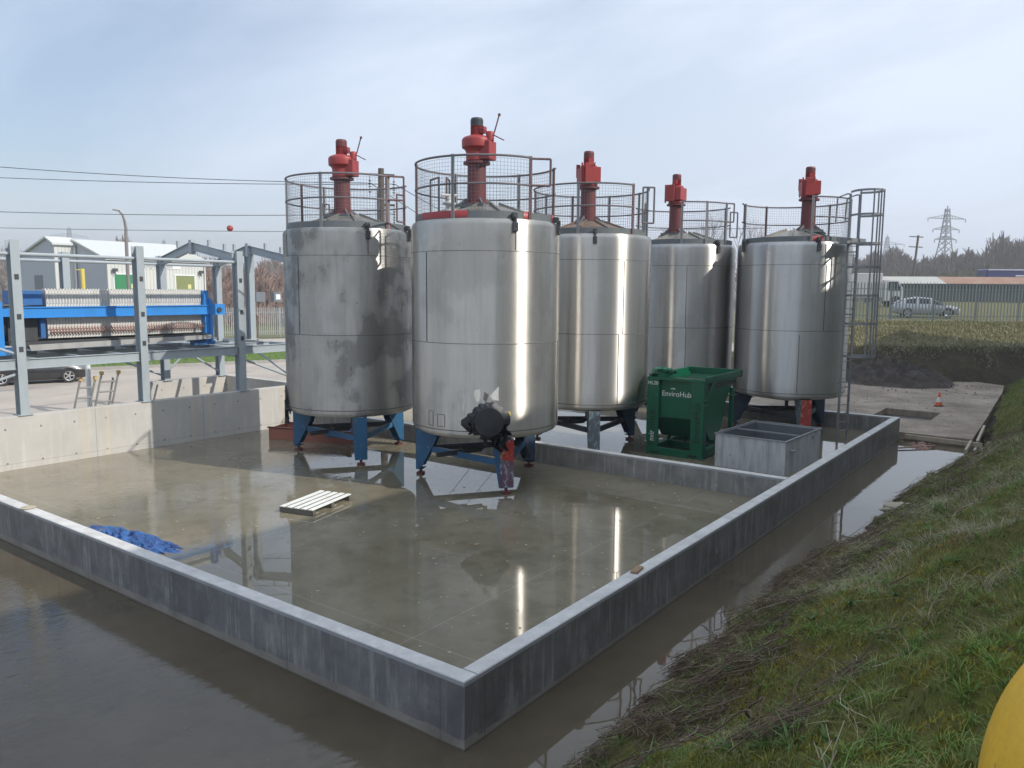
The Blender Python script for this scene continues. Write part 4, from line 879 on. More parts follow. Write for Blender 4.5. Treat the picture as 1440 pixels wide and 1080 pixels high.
# aluminium ladders leaning behind the pale wall
def alu_ladder(x, label, y, ztop, wd, lean=.35, double=0):
    t = thing('ladder', label, 'ladder', (x, y, -.5), R(-8), 'aluminium ladders behind the pale wall')
    m = MB()
    for s_ in (-1, 1): m.bar((s_*wd/2-.25*0-.18, .1, 0), (s_*wd/2+.18, .1-lean, ztop+.5), .035, .06, up=(0, 1, 0))
    if double: m.bar((wd/2-.12, .35, 0), (wd/2+.12, .35-lean, ztop+.35), .03, .08, up=(0, 1, 0)); 
    m.build('stile', 'alu', t)
    for k in range(8):
        z = ztop+.28-k*.27; f_ = z/(ztop+.5); m = MB(); xx = lerp(-.18, .18, f_); m.tube([(xx-wd/2, .1-lean*f_, z), (xx+wd/2, .1-lean*f_, z)], .024, 6); m.build('rung', 'alu', t)
    for s_ in (-1, 1):
        m = MB(); m.box(s_*wd/2+.18-.035, s_*wd/2+.18+.035, .1-lean-.06, .1-lean+.06, ztop+.47, ztop+.56); m.build('end_cap', 'yellow_cap', t)
alu_ladder(4.02, 'short narrow aluminium ladder with yellow end caps, left of the pair behind the pale wall', 16.5, 1.45, .36)
alu_ladder(4.60, 'taller aluminium ladder with yellow end caps, right of the pair behind the pale wall', 16.5, 1.56, .42, double=1)

# ------------------------------------------------------------------ cars
def car(label, loc, rz, paintm, prof_low, roof, wb, x_f, wr, name='parked_car', group=None, length=4.4, hw=.86):
    t = thing(name, label, 'car', loc, rz)
    st = prof_low; m = MB(); vs = []; n = 9
    for (x, zt, zb, h) in st:
        ring = [(-h*.82, zb), (-h*.98, zb+.10), (-h, zb+.30), (-h*.99, (zb+zt)/2+.12), (-h*.90, zt-.03), (-h*.55, zt+.02), (0, zt+.03)]
        ring = ring+[(-a, b) for a, b in ring[-2::-1]]
        n = len(ring); vs += [(x, a, b) for a, b in ring]
    fs = [(i*n+j, i*n+(j+1) % n, (i+1)*n+(j+1) % n, (i+1)*n+j) for i in range(len(st)-1) for j in range(n)]+[tuple(range(n)), tuple((len(st)-1)*n+j for j in range(n))]
    m.add(vs, fs, True); m.build('body', paintm, t)
    # greenhouse
    m = MB(); g = MB(); vs = []
    for (x, z0, z1, h0, h1) in roof: vs += [(x, -h0, z0), (x, -h1, z1-.05), (x, -h1*.8, z1), (x, h1*.8, z1), (x, h1, z1-.05), (x, h0, z0)]
    m.add(vs, [(i*6+j, i*6+j+1, (i+1)*6+j+1, (i+1)*6+j) for i in range(len(roof)-1) for j in range(5)]+[tuple(range(6)), tuple((len(roof)-1)*6+j for j in range(6))], True)
    m.build('cabin', paintm, t)
    for s_ in (-1, 1):
        for a, b in ((0, 1), (1, 2), (2, 3)):
            A0, B0 = roof[a], roof[b]; k = .10
            def pt(r_, f_, up_): z = lerp(r_[1], r_[2]-.05, up_); h = lerp(r_[3], r_[4], up_)+.006; return (r_[0], s_*h, z)
            def bl(u, up_):
                P, Q = pt(A0, 0, up_), pt(B0, 0, up_); return tuple(lerp(P[i], Q[i], u) for i in range(3))
            g = MB(); g.add([bl(.08, .12), bl(.92, .12), bl(.92, .92), bl(.08, .92)], [(0, 1, 2, 3)]); g.build('side_window', 'car_glass', t, fixn=False)
    for (i0, nm) in ((0, 'windscreen'), (len(roof)-2, 'rear_window')):
        r0, r1 = roof[i0], roof[i0+1]
        if nm == 'windscreen': P, Q = r0, r1
        else: P, Q = r1, r0
        dx = .012 if nm == 'windscreen' else -.012
        g = MB(); g.add([(P[0]+dx, -P[3]*.86, P[1]+.06), (P[0]+dx, P[3]*.86, P[1]+.06), (lerp(P[0], Q[0], .9)+dx*3, Q[4]*.78, Q[2]-.03+.02), (lerp(P[0], Q[0], .9)+dx*3, -Q[4]*.78, Q[2]-.03+.02)], [(0, 1, 2, 3)]); g.build(nm, 'car_glass', t, fixn=False)
    for wx in (x_f, x_f-wb):
        for s_ in (-1, 1):
            T = Matrix.Translation((wx, s_*(hw-.08), wr)) @ Matrix.Rotation(PI/2, 4, 'X')
            m = MB(); m.lathe([(wr*.66, -.10), (wr*.95, -.11), (wr, -.08), (wr, .08), (wr*.95, .11), (wr*.66, .10)], 28); m.v = [tuple(T @ Vector(p)) for p in m.v]; wl = m.build('wheel', 'tyre', t)
            m = MB(); m.lathe([(wr*.60, -.09), (wr*.67, -.105), (wr*.67, .105), (wr*.60, .09)], 28)
            for k in range(5):
                for dd in (-.12, .12): an = 2*PI*k/5+dd; m.bar((.04*math.cos(an), .04*math.sin(an), -s_*.075), (wr*.64*math.cos(an-dd*.4), wr*.64*math.sin(an-dd*.4), -s_*.085), .035, .03)
            m.lathe([(0, -s_*.10), (.05, -s_*.10), (.05, -s_*.05)], 12)
            m.v = [tuple(T @ Vector(p)) for p in m.v]; m.build('rim', 'alloy', wl)
            m = MB(); T2_ = Matrix.Translation((wx, s_*(hw-.012), wr)) @ Matrix.Rotation(PI/2, 4, 'X'); m.lathe([(wr*1.03, -.01), (wr*1.14, -.01), (wr*1.14, .012), (wr*1.03, .012)], 24, a0=-.2, a1=PI+.2); m.v = [tuple(T2_ @ Vector(p)) for p in m.v]; m.build('wheel_arch', 'tyre', t)
    fx = st[0][0]
    for s_ in (-1, 1):
        m = MB(); m.lathe([(0, 0), (.16, .01), (.19, .04)], 16); T = Matrix.Translation((fx-.22, s_*(hw*.72), st[1][1]-.10)) @ Matrix.Rotation(R(75), 4, 'Y'); m.v = [tuple(T @ Vector((p[0]*.6, p[1]*1.2, p[2]))) for p in m.v]; m.build('headlight', 'lamp_glass', t, fixn=False)
        m = MB(); m.box(roof[0][0]-.05, roof[0][0]+.12, s_*hw-.02, s_*(hw+.14), st[3][1]-.02, st[3][1]+.12); m.build('door_mirror', paintm, t, bevel=.02)
        m = MB()
        for hx in (.1, -.85): m.box(hx, hx+.17, s_*(hw+.0)-.012, s_*(hw+.0)+.012, .78, .81)
        m.build('door_handle', 'alloy', t)
        m = MB()
        for hx in (.62, -.36, -1.2): m.box(hx-.004, hx+.004, s_*(hw*1.001)-.003, s_*(hw*1.001)+.003, .36, .84)
        m.build('door_gap', 'tyre', t)
    m = MB(); m.box(fx-.05, fx+.012, -.45, .45, .30, .44); m.build('grille', 'tyre', t)
    m = MB(); m.box(fx-.02, fx+.02, -.26, .26, .46, .57); m.build('number_plate', 'trim_white', t)
    return t
low = [(2.12, .60, .26, .62), (1.98, .70, .20, .78), (1.55, .80, .18, .85), (.95, .88, .17, .87), (0, .90, .17, .88), (-1.0, .93, .17, .88), (-1.7, .94, .19, .86), (-2.08, .88, .26, .78), (-2.2, .70, .32, .66)]
roof = [(1.05, .86, .90, .78, .76), (.35, .88, 1.34, .78, .62), (-.55, .90, 1.43, .78, .62), (-1.35, .92, 1.30, .78, .60), (-1.95, .92, .95, .76, .66)]
# wheel contact points measured on the yard: the car points right in the picture
a_ = math.atan2(32.9-33.63, 11.28-8.87)
car('black parked car beyond the pale wall, partly behind the posts', (10.02, 33.9, -.5), a_, 'car_black', low, roof, 2.6, 1.32, .32)
a_ = math.atan2(-.80, .60)
car('silver parked car behind the green grey palisade fence', (57.9, 5.35, height(57.9, 5.3)+.02), a_-.30, 'car_silver', low, [(1.10, .86, .90, .78, .76), (.25, .88, 1.36, .78, .62), (-.65, .90, 1.44, .78, .62), (-1.45, .92, 1.30, .78, .60), (-2.05, .90, .95, .76, .66)], 2.6, 1.32, .32)

# ------------------------------------------------------------------ palisade fences
def palisade(name, p0, p1, zf, h, bay, mat, label, sp=.155, pw=.062):
    t = thing(name, label, 'fence', (0, 0, 0)); p0 = Vector(p0); p1 = Vector(p1); D = p1-p0; Ln = D.length; d = D/Ln; nb = max(1, round(Ln/bay)); nrm = Vector((-d.y, d.x))
    if nrm.dot(Vector((CAM.x, CAM.y))-p0) < 0: nrm = -nrm
    for k in range(nb+1):
        p = p0+d*(Ln*k/nb); z = zf(p.x, p.y); q_ = p-nrm*.06; m = MB(); m.bar((q_.x, q_.y, z-.2), (q_.x, q_.y, z+h-.05), .10, .055, up=(d.x, d.y, 0)); m.build('post', mat, t)
    for k in range(nb):
        a = p0+d*(Ln*k/nb); b = p0+d*(Ln*(k+1)/nb); za, zb = zf(a.x, a.y), zf(b.x, b.y); m = MB()
        np_ = int((b-a).length/sp)
        for i in range(np_):
            f_ = (i+.5)/np_; p = a+(b-a)*f_+nrm*.02; z = lerp(za, zb, f_); hh = h+random.uniform(-.015, .015)
            P = [(p-d*pw/2), (p+d*pw/2)]
            m.add([(P[0].x, P[0].y, z+.05), (P[1].x, P[1].y, z+.05), (P[1].x, P[1].y, z+hh-.12), (p.x+d.x*.012, p.y+d.y*.012, z+hh), (p.x-d.x*.012, p.y-d.y*.012, z+hh), (P[0].x, P[0].y, z+hh-.12)]+
                  [(P[0].x-nrm.x*.012, P[0].y-nrm.y*.012, z+.05), (P[1].x-nrm.x*.012, P[1].y-nrm.y*.012, z+.05), (P[1].x-nrm.x*.012, P[1].y-nrm.y*.012, z+hh-.12), (P[0].x-nrm.x*.012, P[0].y-nrm.y*.012, z+hh-.12)],
                  [(0, 1, 2, 3, 4, 5), (6, 9, 8, 7), (0, 6, 7, 1), (1, 7, 8, 2), (0, 5, 9, 6)])
        m.build('pale_panel', mat, t, fixn=False)
        for rz_ in (.35, h-.45): m = MB(); m.bar((a.x-nrm.x*.02, a.y-nrm.y*.02, za+rz_), (b.x-nrm.x*.02, b.y-nrm.y*.02, zb+rz_), .03, .05); m.build('rail', mat, t)
    return t
F0, F1 = Vector((44.5, 15.3)), Vector((62.5, -9.5))
zfence = lambda x, y: height(x, y)
palisade('palisade_fence', F0, F1, zfence, 2.55, 2.75, 'fence_dull', 'green grey steel palisade fence along the top of the far grass bank', .20, .085)
m = MB(); D = F1-F0
for k in range(24):
    a = F0+D*k/24; b = F0+D*(k+1)/24; m.bar((a.x, a.y, height(a.x, a.y)+.03), (b.x, b.y, height(b.x, b.y)+.03), .3, .12)
tag(m.build('kerb', 'kerb'), kind='structure')
palisade('palisade_fence', (31.2, 57.2), (62, 45.2), lambda x, y: -.3, 2.5, 2.75, 'fence_galv', 'pale galvanised palisade fence at the far side of the yard by the white building', .17, .07)
for k, (x, y) in enumerate(((27.6, 48.2), (30.8, 46.2), (34.4, 44.8))):
    m = MB(); m.tube([(x, y, -.5), (x, y, 1.75), (x-.38, y+.1, 2.45)], .07, 8)
    tag(m.build('fence_post', 'fence_rust'), ['rusty cranked post before the far fence, nearest the white building', 'rusty cranked post before the far fence, seen between the steel posts', 'rusty cranked post before the far fence, nearest the leftmost tank'][k], 'post', 'cranked posts before the far palisade')

# ------------------------------------------------------------------ white building, gable shade put into a darker cladding
# main hall: front wall runs from P0 (left corner) to P1 (right corner); ridge parallel to it
t = thing('industrial_building', 'white metal clad industrial building with green and olive shutter doors and a sign', 'building', (0, 0, 0))
P0 = Vector((32.34, 71.52)); P1 = Vector((42.62, 71.52)); dv = (P1-P0).normalized(); nv = Vector((dv.y, -dv.x))
if nv.dot(Vector((CAM.x, CAM.y))-P0) < 0: nv = -nv
bk = -nv; LB = (P1-P0).length
def bp(u, v, z): p = P0+dv*u+bk*v; return (p.x, p.y, z)
BF = Matrix((Vector((dv.x, dv.y, 0)), Vector((bk.x, bk.y, 0)), Vector((0, 0, 1)))).transposed().to_4x4(); BF.translation = Vector((P0.x, P0.y, 0))
t.matrix_world = BF
ZE, ZR, DP = 6.5, 8.4, 12.4; ZG = -.5
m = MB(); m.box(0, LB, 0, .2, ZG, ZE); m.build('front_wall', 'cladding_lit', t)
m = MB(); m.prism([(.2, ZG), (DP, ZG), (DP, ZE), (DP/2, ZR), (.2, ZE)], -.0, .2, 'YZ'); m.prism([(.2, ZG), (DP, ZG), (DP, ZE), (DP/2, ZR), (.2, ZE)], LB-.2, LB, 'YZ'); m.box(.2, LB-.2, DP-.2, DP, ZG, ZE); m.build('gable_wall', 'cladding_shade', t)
m = MB(); m.prism([(-.35, ZE-.06), (DP/2, ZR), (DP+.3, ZE-.06), (DP+.3, ZE+.10), (DP/2, ZR+.18), (-.35, ZE+.10)], -.3, LB+.3, 'YZ')
rf = m.build('roof', 'roof_white', t)
m = MB(); m.prism([(2.0, ZE+.4), (3.6, ZE+1.05), (5.3, ZE+.4)], -0.6+LB*0, 0, 'XZ'); 
m = MB(); m.prism([(LB-3.9, ZE+.04), (LB-1.75, ZE+.95), (LB+.3, ZE+.04)], -.25, 4.0, 'XZ'); m.build('porch_gable', 'roof_white', rf)
m = MB(); m.tube([(LB-.1, -.12, ZE+.0), (LB-.1, -.12, ZG)], .07, 8); m.build('downpipe', 'trim_white', t)
m = MB(); m.box(-.02, LB, -.28, -.12, ZE-.12, ZE+.02); m.build('gutter', 'grey_pipe', t)
for (u0, u1, mt, nm) in ((.62, 2.98, 'door_green', 'green'), (6.94, 9.0, 'door_olive', 'olive')):
    m = MB(); m.box(u0, u1, -.03, -.003, ZG, 5.08); d_ = m.build('shutter_door', mt, t)
    m = MB(); m.box(u0-.12, u0, -.06, -.003, ZG, 5.2); m.box(u1, u1+.12, -.06, -.003, ZG, 5.2); m.box(u0, u1, -.06, -.003, 5.08, 5.2); m.build('door_frame', 'trim_white', d_)
    m = MB(); m.box(u1-.75, u1-.40, -.042, -.031, 3.75, 4.2); m.build('notice', 'notice_yellow', d_)
    m = MB(); m.lathe([(0, -.0), (.26, -.03), (.30, -.12)], 18); T = Matrix.Translation(((u0+u1)/2+.0, -.0, 5.52)) @ Matrix.Rotation(-PI/2, 4, 'X'); m.v = [tuple(T @ Vector((p[0], p[1], -p[2]))) for p in m.v]; m.build('bulkhead_lamp', 'lamp_cream', t, fixn=False)
m = MB(); m.box(2.3, 7.5, -.05, -.004, 5.72, 6.2); sg = m.build('sign_board', 'trim_white', t)
text('lettering', 'Pumping Station', .50, Matrix.Translation((5.0, -.056, 5.95)) @ Matrix.Rotation(PI/2, 4, 'X'), 'black_text', sg)
for u in (.6, LB-.6):
    m = MB(); m.box(u-.2, u+.25, -.35, -.15, 5.35, 5.65); m.tube([(u, -.05, 5.3), (u, -.4, 5.1)], .04, 6); m.build('floodlight', 'dark_steel', t)
# front annexe to the left with its gable
t = thing('industrial_building', 'gabled annexe with a shade-toned gable at the left end of the white building', 'building', (0, 0, 0))
BF2 = BF.copy(); BF2.translation = Vector((30.26, 77.73, 0)); t.matrix_world = BF2
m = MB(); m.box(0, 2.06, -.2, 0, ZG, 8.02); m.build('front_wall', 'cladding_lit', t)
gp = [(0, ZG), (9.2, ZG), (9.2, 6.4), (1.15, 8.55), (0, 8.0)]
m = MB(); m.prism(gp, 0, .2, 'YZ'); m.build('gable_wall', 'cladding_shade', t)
m = MB(); m.prism([(-.45, 7.92), (1.15, 8.60), (9.5, 6.35), (9.5, 6.5), (1.15, 8.78), (-.45, 8.10)], -.25, 2.3, 'YZ'); m.build('roof', 'roof_white', t)
m = MB(); m.box(-.04, -.004, 2.6, 4.4, 2.4, 5.0); m.build('window', 'grey_pipe', t)
m = MB(); m.tube([(1.9, -.3, 7.9), (1.9, -.3, ZG)], .08, 8); m.build('downpipe', 'trim_white', t)
# grey drums / small plant beside the building
t = thing('plant_box', 'small grey control cabinets on a frame right of the white building', 'cabinet', (40.2, 59.0, -.5))
for a_, b_ in ((-.5, .5), (1.5, 2.4)): m = MB(); m.box(a_, b_, -.3, .3, 3.1, 4.0); m.build('cabinet', 'grey_pipe', t)
m = MB(); m.box(-.03, .03, -.03, .03, 0, 3.1); m.box(1.9, 1.96, -.03, .03, 0, 3.1); m.build('stand', 'dark_steel', t)
m = MB(); m.box(1.7, 2.2, -.32, -.301, 3.3, 3.8); m.build('white_panel', 'trim_white', t)

# ------------------------------------------------------------------ street lamp, poles, cables, pylons
t = thing('street_lamp', 'tall brown grey street lamp with a curved arm in front of the white building', 'street lamp', (23.1, 50.1, -.5))
m = MB(); m.tube([(0, 0, 0), (0, 0, 8.0), (.02, .0, 8.4), (-.02, .05, 8.9), (-.12, .12, 9.35), (-.32, .25, 9.62)], [.13, .11, .10, .09, .075, .06], 10); m.build('column', 'concrete_post', t)
m = MB(); m.bar((-.25, .2, 9.60), (-.62, .45, 9.66), .14, .09); m.build('lamp_head', 'concrete_post', t)
t = thing('power_pole', 'wooden power pole with crossarms and hanging insulators behind the leftmost tank', 'power pole', (17.55, 19.15, -.5))
m = MB(); m.tube([(0, 0, 0), (0, 0, 9.2)], [.16, .12], 10); m.build('mast', 'pole_wood', t)
for z, s_ in ((8.95, 1), (7.75, 1)):
    m = MB(); m.bar((-.38 if z > 8 else 0, .30 if z > 8 else 0, z), (.42, -.34, z), .06, .08); m.build('crossarm', 'dark_steel', t)
for x, y, z in ((-.36, .28, 8.9), (.40, -.32, 8.9), (.40, -.32, 7.7)):
    m = MB(); m.tube([(x, y, z), (x, y, z-.8)], .012, 6)
    for k in range(5): m.lathe([(0, z-.18-.11*k), (.075, z-.21-.11*k), (0, z-.24-.11*k)], 12, c=(x, y))
    m.build('insulator', 'dark_steel', t)
def cable(a, b, sag, label, n=24):
    m = MB(); a = Vector(a); b = Vector(b)
    m.tube([tuple(a.lerp(b, i/n)-Vector((0, 0, sag*4*(i/n)*(1-i/n)))) for i in range(n+1)], .016, 4, cap=False)
    return tag(m.build('overhead_cable', 'cable'), label, 'cable', 'overhead power cables')
cable((3.18, 33.47, 8.73), (17.2, 19.4, 8.1), .25, 'upper overhead cable crossing the sky to the wooden pole')
cable((4.33, 38.68, 8.67), (17.95, 18.8, 8.1), .2, 'second overhead cable just below the upper one, ending at the wooden pole')
cable((4.19, 38.57, 7.17), (17.95, 18.8, 6.9), .2, 'third overhead cable, ending at the lower arm of the wooden pole')
cable((6.19, 47.68, 6.95), (34.0, 8.7, 7.0), .3, 'lowest overhead cable, carrying the red marker ball')
cable((17.95, 18.8, 8.1), (155, 82, 7.8), 2.5, 'overhead cable leaving the wooden pole to the right, higher of the two')
cable((17.2, 19.4, 8.1), (150, 84, 5.2), 3.0, 'overhead cable leaving the wooden pole to the right, lower of the two')
m = MB(); m.lathe([(0, -.16)]+[(.16*math.sin(PI*k/10), -.16*math.cos(PI*k/10)) for k in range(1, 10)]+[(0, .16)], 16); o = m.build('marker_ball', 'red_paint'); o.location = (18.47, 31.0, 6.84); tag(o, 'red marker ball hanging on the lowest overhead cable', 'marker ball')

def pylon(label, loc, H, rz, k=1.0, th=.14):
    t = thing('electricity_pylon', label, 'pylon', loc, rz, 'lattice pylons on the skyline')
    wid = lambda z: (lerp(.115, .042, z/(H*.6)) if z < H*.6 else lerp(.042, .012, (z-H*.6)/(H*.4)))*H
    m = MB(); lv_ = [0, .14, .27, .38, .48, .56, .62, .68, .74, .80, .86, .92, .97]
    for a, b in zip(lv_, lv_[1:]):
        w0, w1 = wid(a*H), wid(b*H)
        for sx in (-1, 1):
            for sy in (-1, 1):
                m.bar((sx*w0, sy*w0, a*H), (sx*w1, sy*w1, b*H), th, th)
            m.bar((sx*w0, -w0, a*H), (sx*w1, w1, b*H), th*.6, th*.6); m.bar((sx*w0, w0, a*H), (sx*w1, -w1, b*H), th*.6, th*.6)
        for sy in (-1, 1): m.bar((-w0, sy*w0, a*H), (w1, sy*w1, b*H), th*.6, th*.6); m.bar((w0, sy*w0, a*H), (-w1, sy*w1, b*H), th*.6, th*.6)
    m.bar((0, 0, .96*H), (0, 0, H), th, th); m.build('lattice_mast', 'pylon_steel', t)
    for z, a in ((.86, .25), (.74, .175), (.63, .145)):
        q_ = MB(); A_l = a*H
        for s_ in (-1, 1):
            q_.bar((0, -.3, z*H), (s_*A_l, 0, z*H), th*.8, th*.8); q_.bar((0, .3, z*H), (s_*A_l, 0, z*H), th*.8, th*.8); q_.bar((0, 0, z*H+.045*H), (s_*A_l, 0, z*H), th*.7, th*.7)
            for i in range(1, 6): x = s_*A_l*i/6; q_.bar((x, 0, z*H), (x-s_*A_l/12, 0, z*H+.045*H*(1-i/6)), th*.5, th*.5)
            q_.bar((s_*A_l, 0, z*H), (s_*A_l, 0, z*H-.035*H), th*.8, th*.8)
        q_.build('crossarm', 'pylon_steel', t)
    return t
va = math.atan2(Rv.y, Rv.x)
pylon('large lattice pylon above the woods right of the caged ladder', (281.4, 36.3, 3.0), 28.6, va+.25, th=.24)
pylon('small distant pylon seen through the ladder cage', (620, 122, -4), 50, va, th=.42)
pylon('distant pylon above the annexe roof', (283, 630, -4), 54, va+.9, th=.42)
pylon('tiny distant pylon above the white building roof', (325, 571, -6), 47, va, th=.42)
t = thing('power_pole', 'distant wooden power pole with two crossarms in front of the large pylon', 'power pole', (117.5, 16.8, 2.5))
m = MB(); m.tube([(0, 0, 0), (.15, -.5, 9.4)], .15, 8); m.build('mast', 'pole_wood', t)
m = MB(); 
for z in (9.2, 7.8): m.bar((-.25, .55, z+.05), (.42, -1.1, z-.05), .12, .12)
m.build('crossarm', 'pole_wood', t)

# ------------------------------------------------------------------ things beyond the right-hand fence
t = thing('long_shed', 'long low dark shed with a pale and rusty roof beyond the palisade fence', 'shed', (0, 0, 0))
a = Vector((92.0, 15.6)); b = Vector((108, -11.0)); d = (b-a).normalized(); nn = Vector((-d.y, d.x)); T = Matrix(((d.x, nn.x, 0, a.x), (d.y, nn.y, 0, a.y), (0, 0, 1, 2.6), (0, 0, 0, 1))); t.matrix_world = T; Ln = (b-a).length
m = MB(); m.box(0, Ln, 0, 5, -1, 2.35); m.build('wall', 'shed_dark', t)
for x0, x1, mt in ((-.2, 7.2, 'roof_pale'), (7.2, 13.6, 'roof_rust'), (13.6, Ln+.3, 'roof_rust')):
    m = MB(); m.prism([(-.3, 2.35), (2.5, 3.2), (5.3, 2.35)], x0, x1-.01, 'YZ'); m.v = [(p[0], p[1], p[2]) for p in m.v]; m.build('roof', mt, t)
t = thing('coach', 'blue and white coach with dark windows behind the rusty roof, at the right edge', 'coach', (104, 3.6, 4.9), math.atan2(-.86, .51))
m = MB(); m.box(-3, 14, 0, 2.5, -2.5, 1.9); m.build('body', 'coach_blue', t, bevel=.15)
m = MB(); m.box(1.0, 13.8, -.03, 0, -.5, 1.0); m.build('side_window', 'coach_glass', t); m = MB(); m.box(.2, 13.9, -.05, 0, 1.02, 1.14); m.box(-2.9, 14, -.05, 0, 1.72, 1.80); m.add([(-1.4, -.04, -.6), (1.0, -.04, -.6), (.6, -.04, .55)], [(0, 1, 2)]); m.build('white_stripe', 'trim_white', t)
t = thing('lorry', 'white lorry parked beyond the fence, partly behind the ladder cage', 'lorry', (75.2, 13.2, height(75.2, 13.2)), math.atan2(-.86, .51))
m = MB(); m.box(-5.2, 1.0, -1.2, 1.2, .8, 3.1); m.build('cargo_box', 'van_white', t, bevel=.05); m = MB(); m.prism([(1.1, .5), (3.0, .5), (3.0, 1.5), (2.5, 2.45), (1.1, 2.5)], -1.1, 1.1, 'XZ'); cb = m.build('cab', 'van_white', t, bevel=.05)
m = MB(); m.prism([(1.6, 1.5), (2.75, 1.5), (2.4, 2.3), (1.6, 2.3)], -1.13, 1.13, 'XZ'); m.build('side_window', 'car_glass', cb)
for x in (-4, -3, 2.3):
    for s_ in (-1, 1): m = MB(); m.lathe([(0, -.15), (.5, -.15), (.5, .15), (0, .15)], 20); T = Matrix.Translation((x, s_*1.0, .5)) @ Matrix.Rotation(PI/2, 4, 'X'); m.v = [tuple(T @ Vector(p)) for p in m.v]; m.build('wheel', 'tyre', t)

# ------------------------------------------------------------------ cone, earth heap, shuttering by the slab
t = thing('traffic_cone', 'orange and white traffic cone standing on the concrete slab', 'traffic cone', (28.5, 0, -.5)); t.scale = (.82, .82, .82)
m = MB(); m.box(-.2, .2, -.2, .2, 0, .04); m.build('base', 'tyre', t, bevel=.02)
m = MB(); m.lathe([(.16, .04), (.125, .20), (.088, .38), (.03, .66), (.0, .67)], 20); b_ = m.build('cone_body', 'cone_orange', t); m = MB(); m.lathe([(.129, .20), (.083, .43)], 20); m.build('reflective_band', 'cone_white', b_, fixn=False)
def heap(name, cx, cy, z0, rx, ry, h, mat, label, cat, seed, n=54, lump=.3):
    vs = []; m = MB()
    for j in range(n):
        for i in range(n):
            u = i/(n-1)*2-1; v = j/(n-1)*2-1; r = math.hypot(u, v); p = max(0, 1-r*(1+.35*mn.noise(Vector((u*2, v*2, seed)))))
            z = h*(p**.8)*(1+lump*mn.fractal(Vector((u*4, v*4, seed)), 1, 2, 4))+.20*h*mn.noise(Vector((u*13, v*13, seed)))*min(1, p*5)
            vs.append((cx+u*rx, cy+v*ry, z0-.03+max(0, z)*1.0))
    m.add(vs, [(j*n+i, j*n+i+1, (j+1)*n+i+1, (j+1)*n+i) for j in range(n-1) for i in range(n-1)]); return tag(m.build(name, mat, fixn=False), label, cat)
heap('earth_heap', 36.3, 3.4, -.5, 2.4, 2.9, .98, 'earth', 'heap of dark earth tipped on the far end of the concrete slab', 'earth heap', 4.4, n=90, lump=.9)
heap('rubble_patch', 20.3, -.75, -.76, 1.2, .6, .10, 'rubble', 'reddish rubble and rubbish piled in the water at the end of the channel', 'rubble', 2.4, lump=1.2)
for k, (p, q_, label) in enumerate((((21.15, -.15, -.60), (20.95, -2.25, -.60), 'long pale timber board edging the slab above the channel'), ((19.9, -1.95, -.66), (21.0, -1.95, -.56), 'short pale timber stub propping the board at the slab edge'), ((21.1, -2.1, -.56), (24.0, -1.98, -.50), 'timber board along the right side of the slab'), ((19.4, -.3, -.68), (20.4, -1.1, -.66), 'brown board lying in the water at the end of the channel'))):
    m = MB(); m.bar(p, q_, .07, .13 if k != 3 else .03); tag(m.build('timber_board', 'timber_pale' if k != 3 else 'wood_brown', bevel=.004), label, 'timber')
t = MB()
for k in range(9): t.tube([(21.3+.07*k, -2.38+.01*k, -.64), (20.95+.07*k+.35, -2.62+.01*k, -.64)], .03, 6)
tag(t.build('corrugated_sheet', 'trim_white'), 'scrap of white corrugated sheet at the corner of the slab', 'sheet')

m = MB()
for k in range(520):
    a_ = random.uniform(0, 2*PI); r_ = abs(random.gauss(0, 1)); x = 36.0+r_*2.9*math.cos(a_); y = 2.6+r_*2.6*math.sin(a_)
    if k > 330: x = random.uniform(21.8, 37); y = random.uniform(-1.5, 5)
    if 24.2 < x < 26.8 and -.5 < y < 1.7: continue
    if (x-38.2)*.8+(y-1.2)*.6 > 0: continue
    q_ = random.uniform(.012, .06)*(1 if k < 331 else .6); m.add([(x-q_, y, -.499), (x, y-q_, -.499), (x+q_, y, -.499), (x, y+q_, -.499), (x+q_*.2, y, -.499+q_*.9)], [(0, 1, 4), (1, 2, 4), (2, 3, 4), (3, 0, 4)])
tag(m.build('loose_earth', 'earth', fixn=False), 'crumbs of loose earth scattered over the concrete slab', 'loose earth', kind='stuff')

# ------------------------------------------------------------------ rocks, branches, grass on the bank
def gz(x, y): return height(x, y)
def rock(x, y, s, mat, label, seed):
    b = bmesh.new(); bmesh.ops.create_icosphere(b, subdivisions=3, radius=1)
    for v in b.verts:
        k = 1+.35*mn.noise(v.co*1.6+Vector((seed, 0, 0)))+.12*mn.noise(v.co*5+Vector((0, seed, 0))); v.co = Vector((v.co.x*s[0], v.co.y*s[1], v.co.z*s[2]))*k
    me = bpy.data.meshes.new('rock'); b.to_mesh(me); b.free(); me.materials.append(MAT[mat]); o = bpy.data.objects.new('rock', me); COL.objects.link(o); o.location = (x, y, gz(x, y)+s[2]*.3); o.rotation_euler = (random.uniform(-.3, .3), .2, random.uniform(0, 3)); return tag(o, label, 'rock')
RK = [(-1.78, -3.07, (.17, .13, .09), 'stone', 'grey mossy rock in the grass near the bottom of the bank'), (-1.05, -1.55, (.06, .05, .04), 'timber_pale', 'small pale stone at the foot of the bank'), (11.7, -1.72, (.36, .22, .12), 'timber_pale', 'pale flat rock at the water edge half way along the bank')]
for k, a in enumerate(RK): rock(a[0], a[1], a[2], a[3], a[4], 3.3*k)
ORD = ['nearest the camera', 'second from the near end', 'third from the near end', 'fourth from the near end', 'fifth from the near end', 'sixth from the near end', 'seventh from the near end', 'eighth from the near end', 'ninth from the near end', 'farthest from the camera']
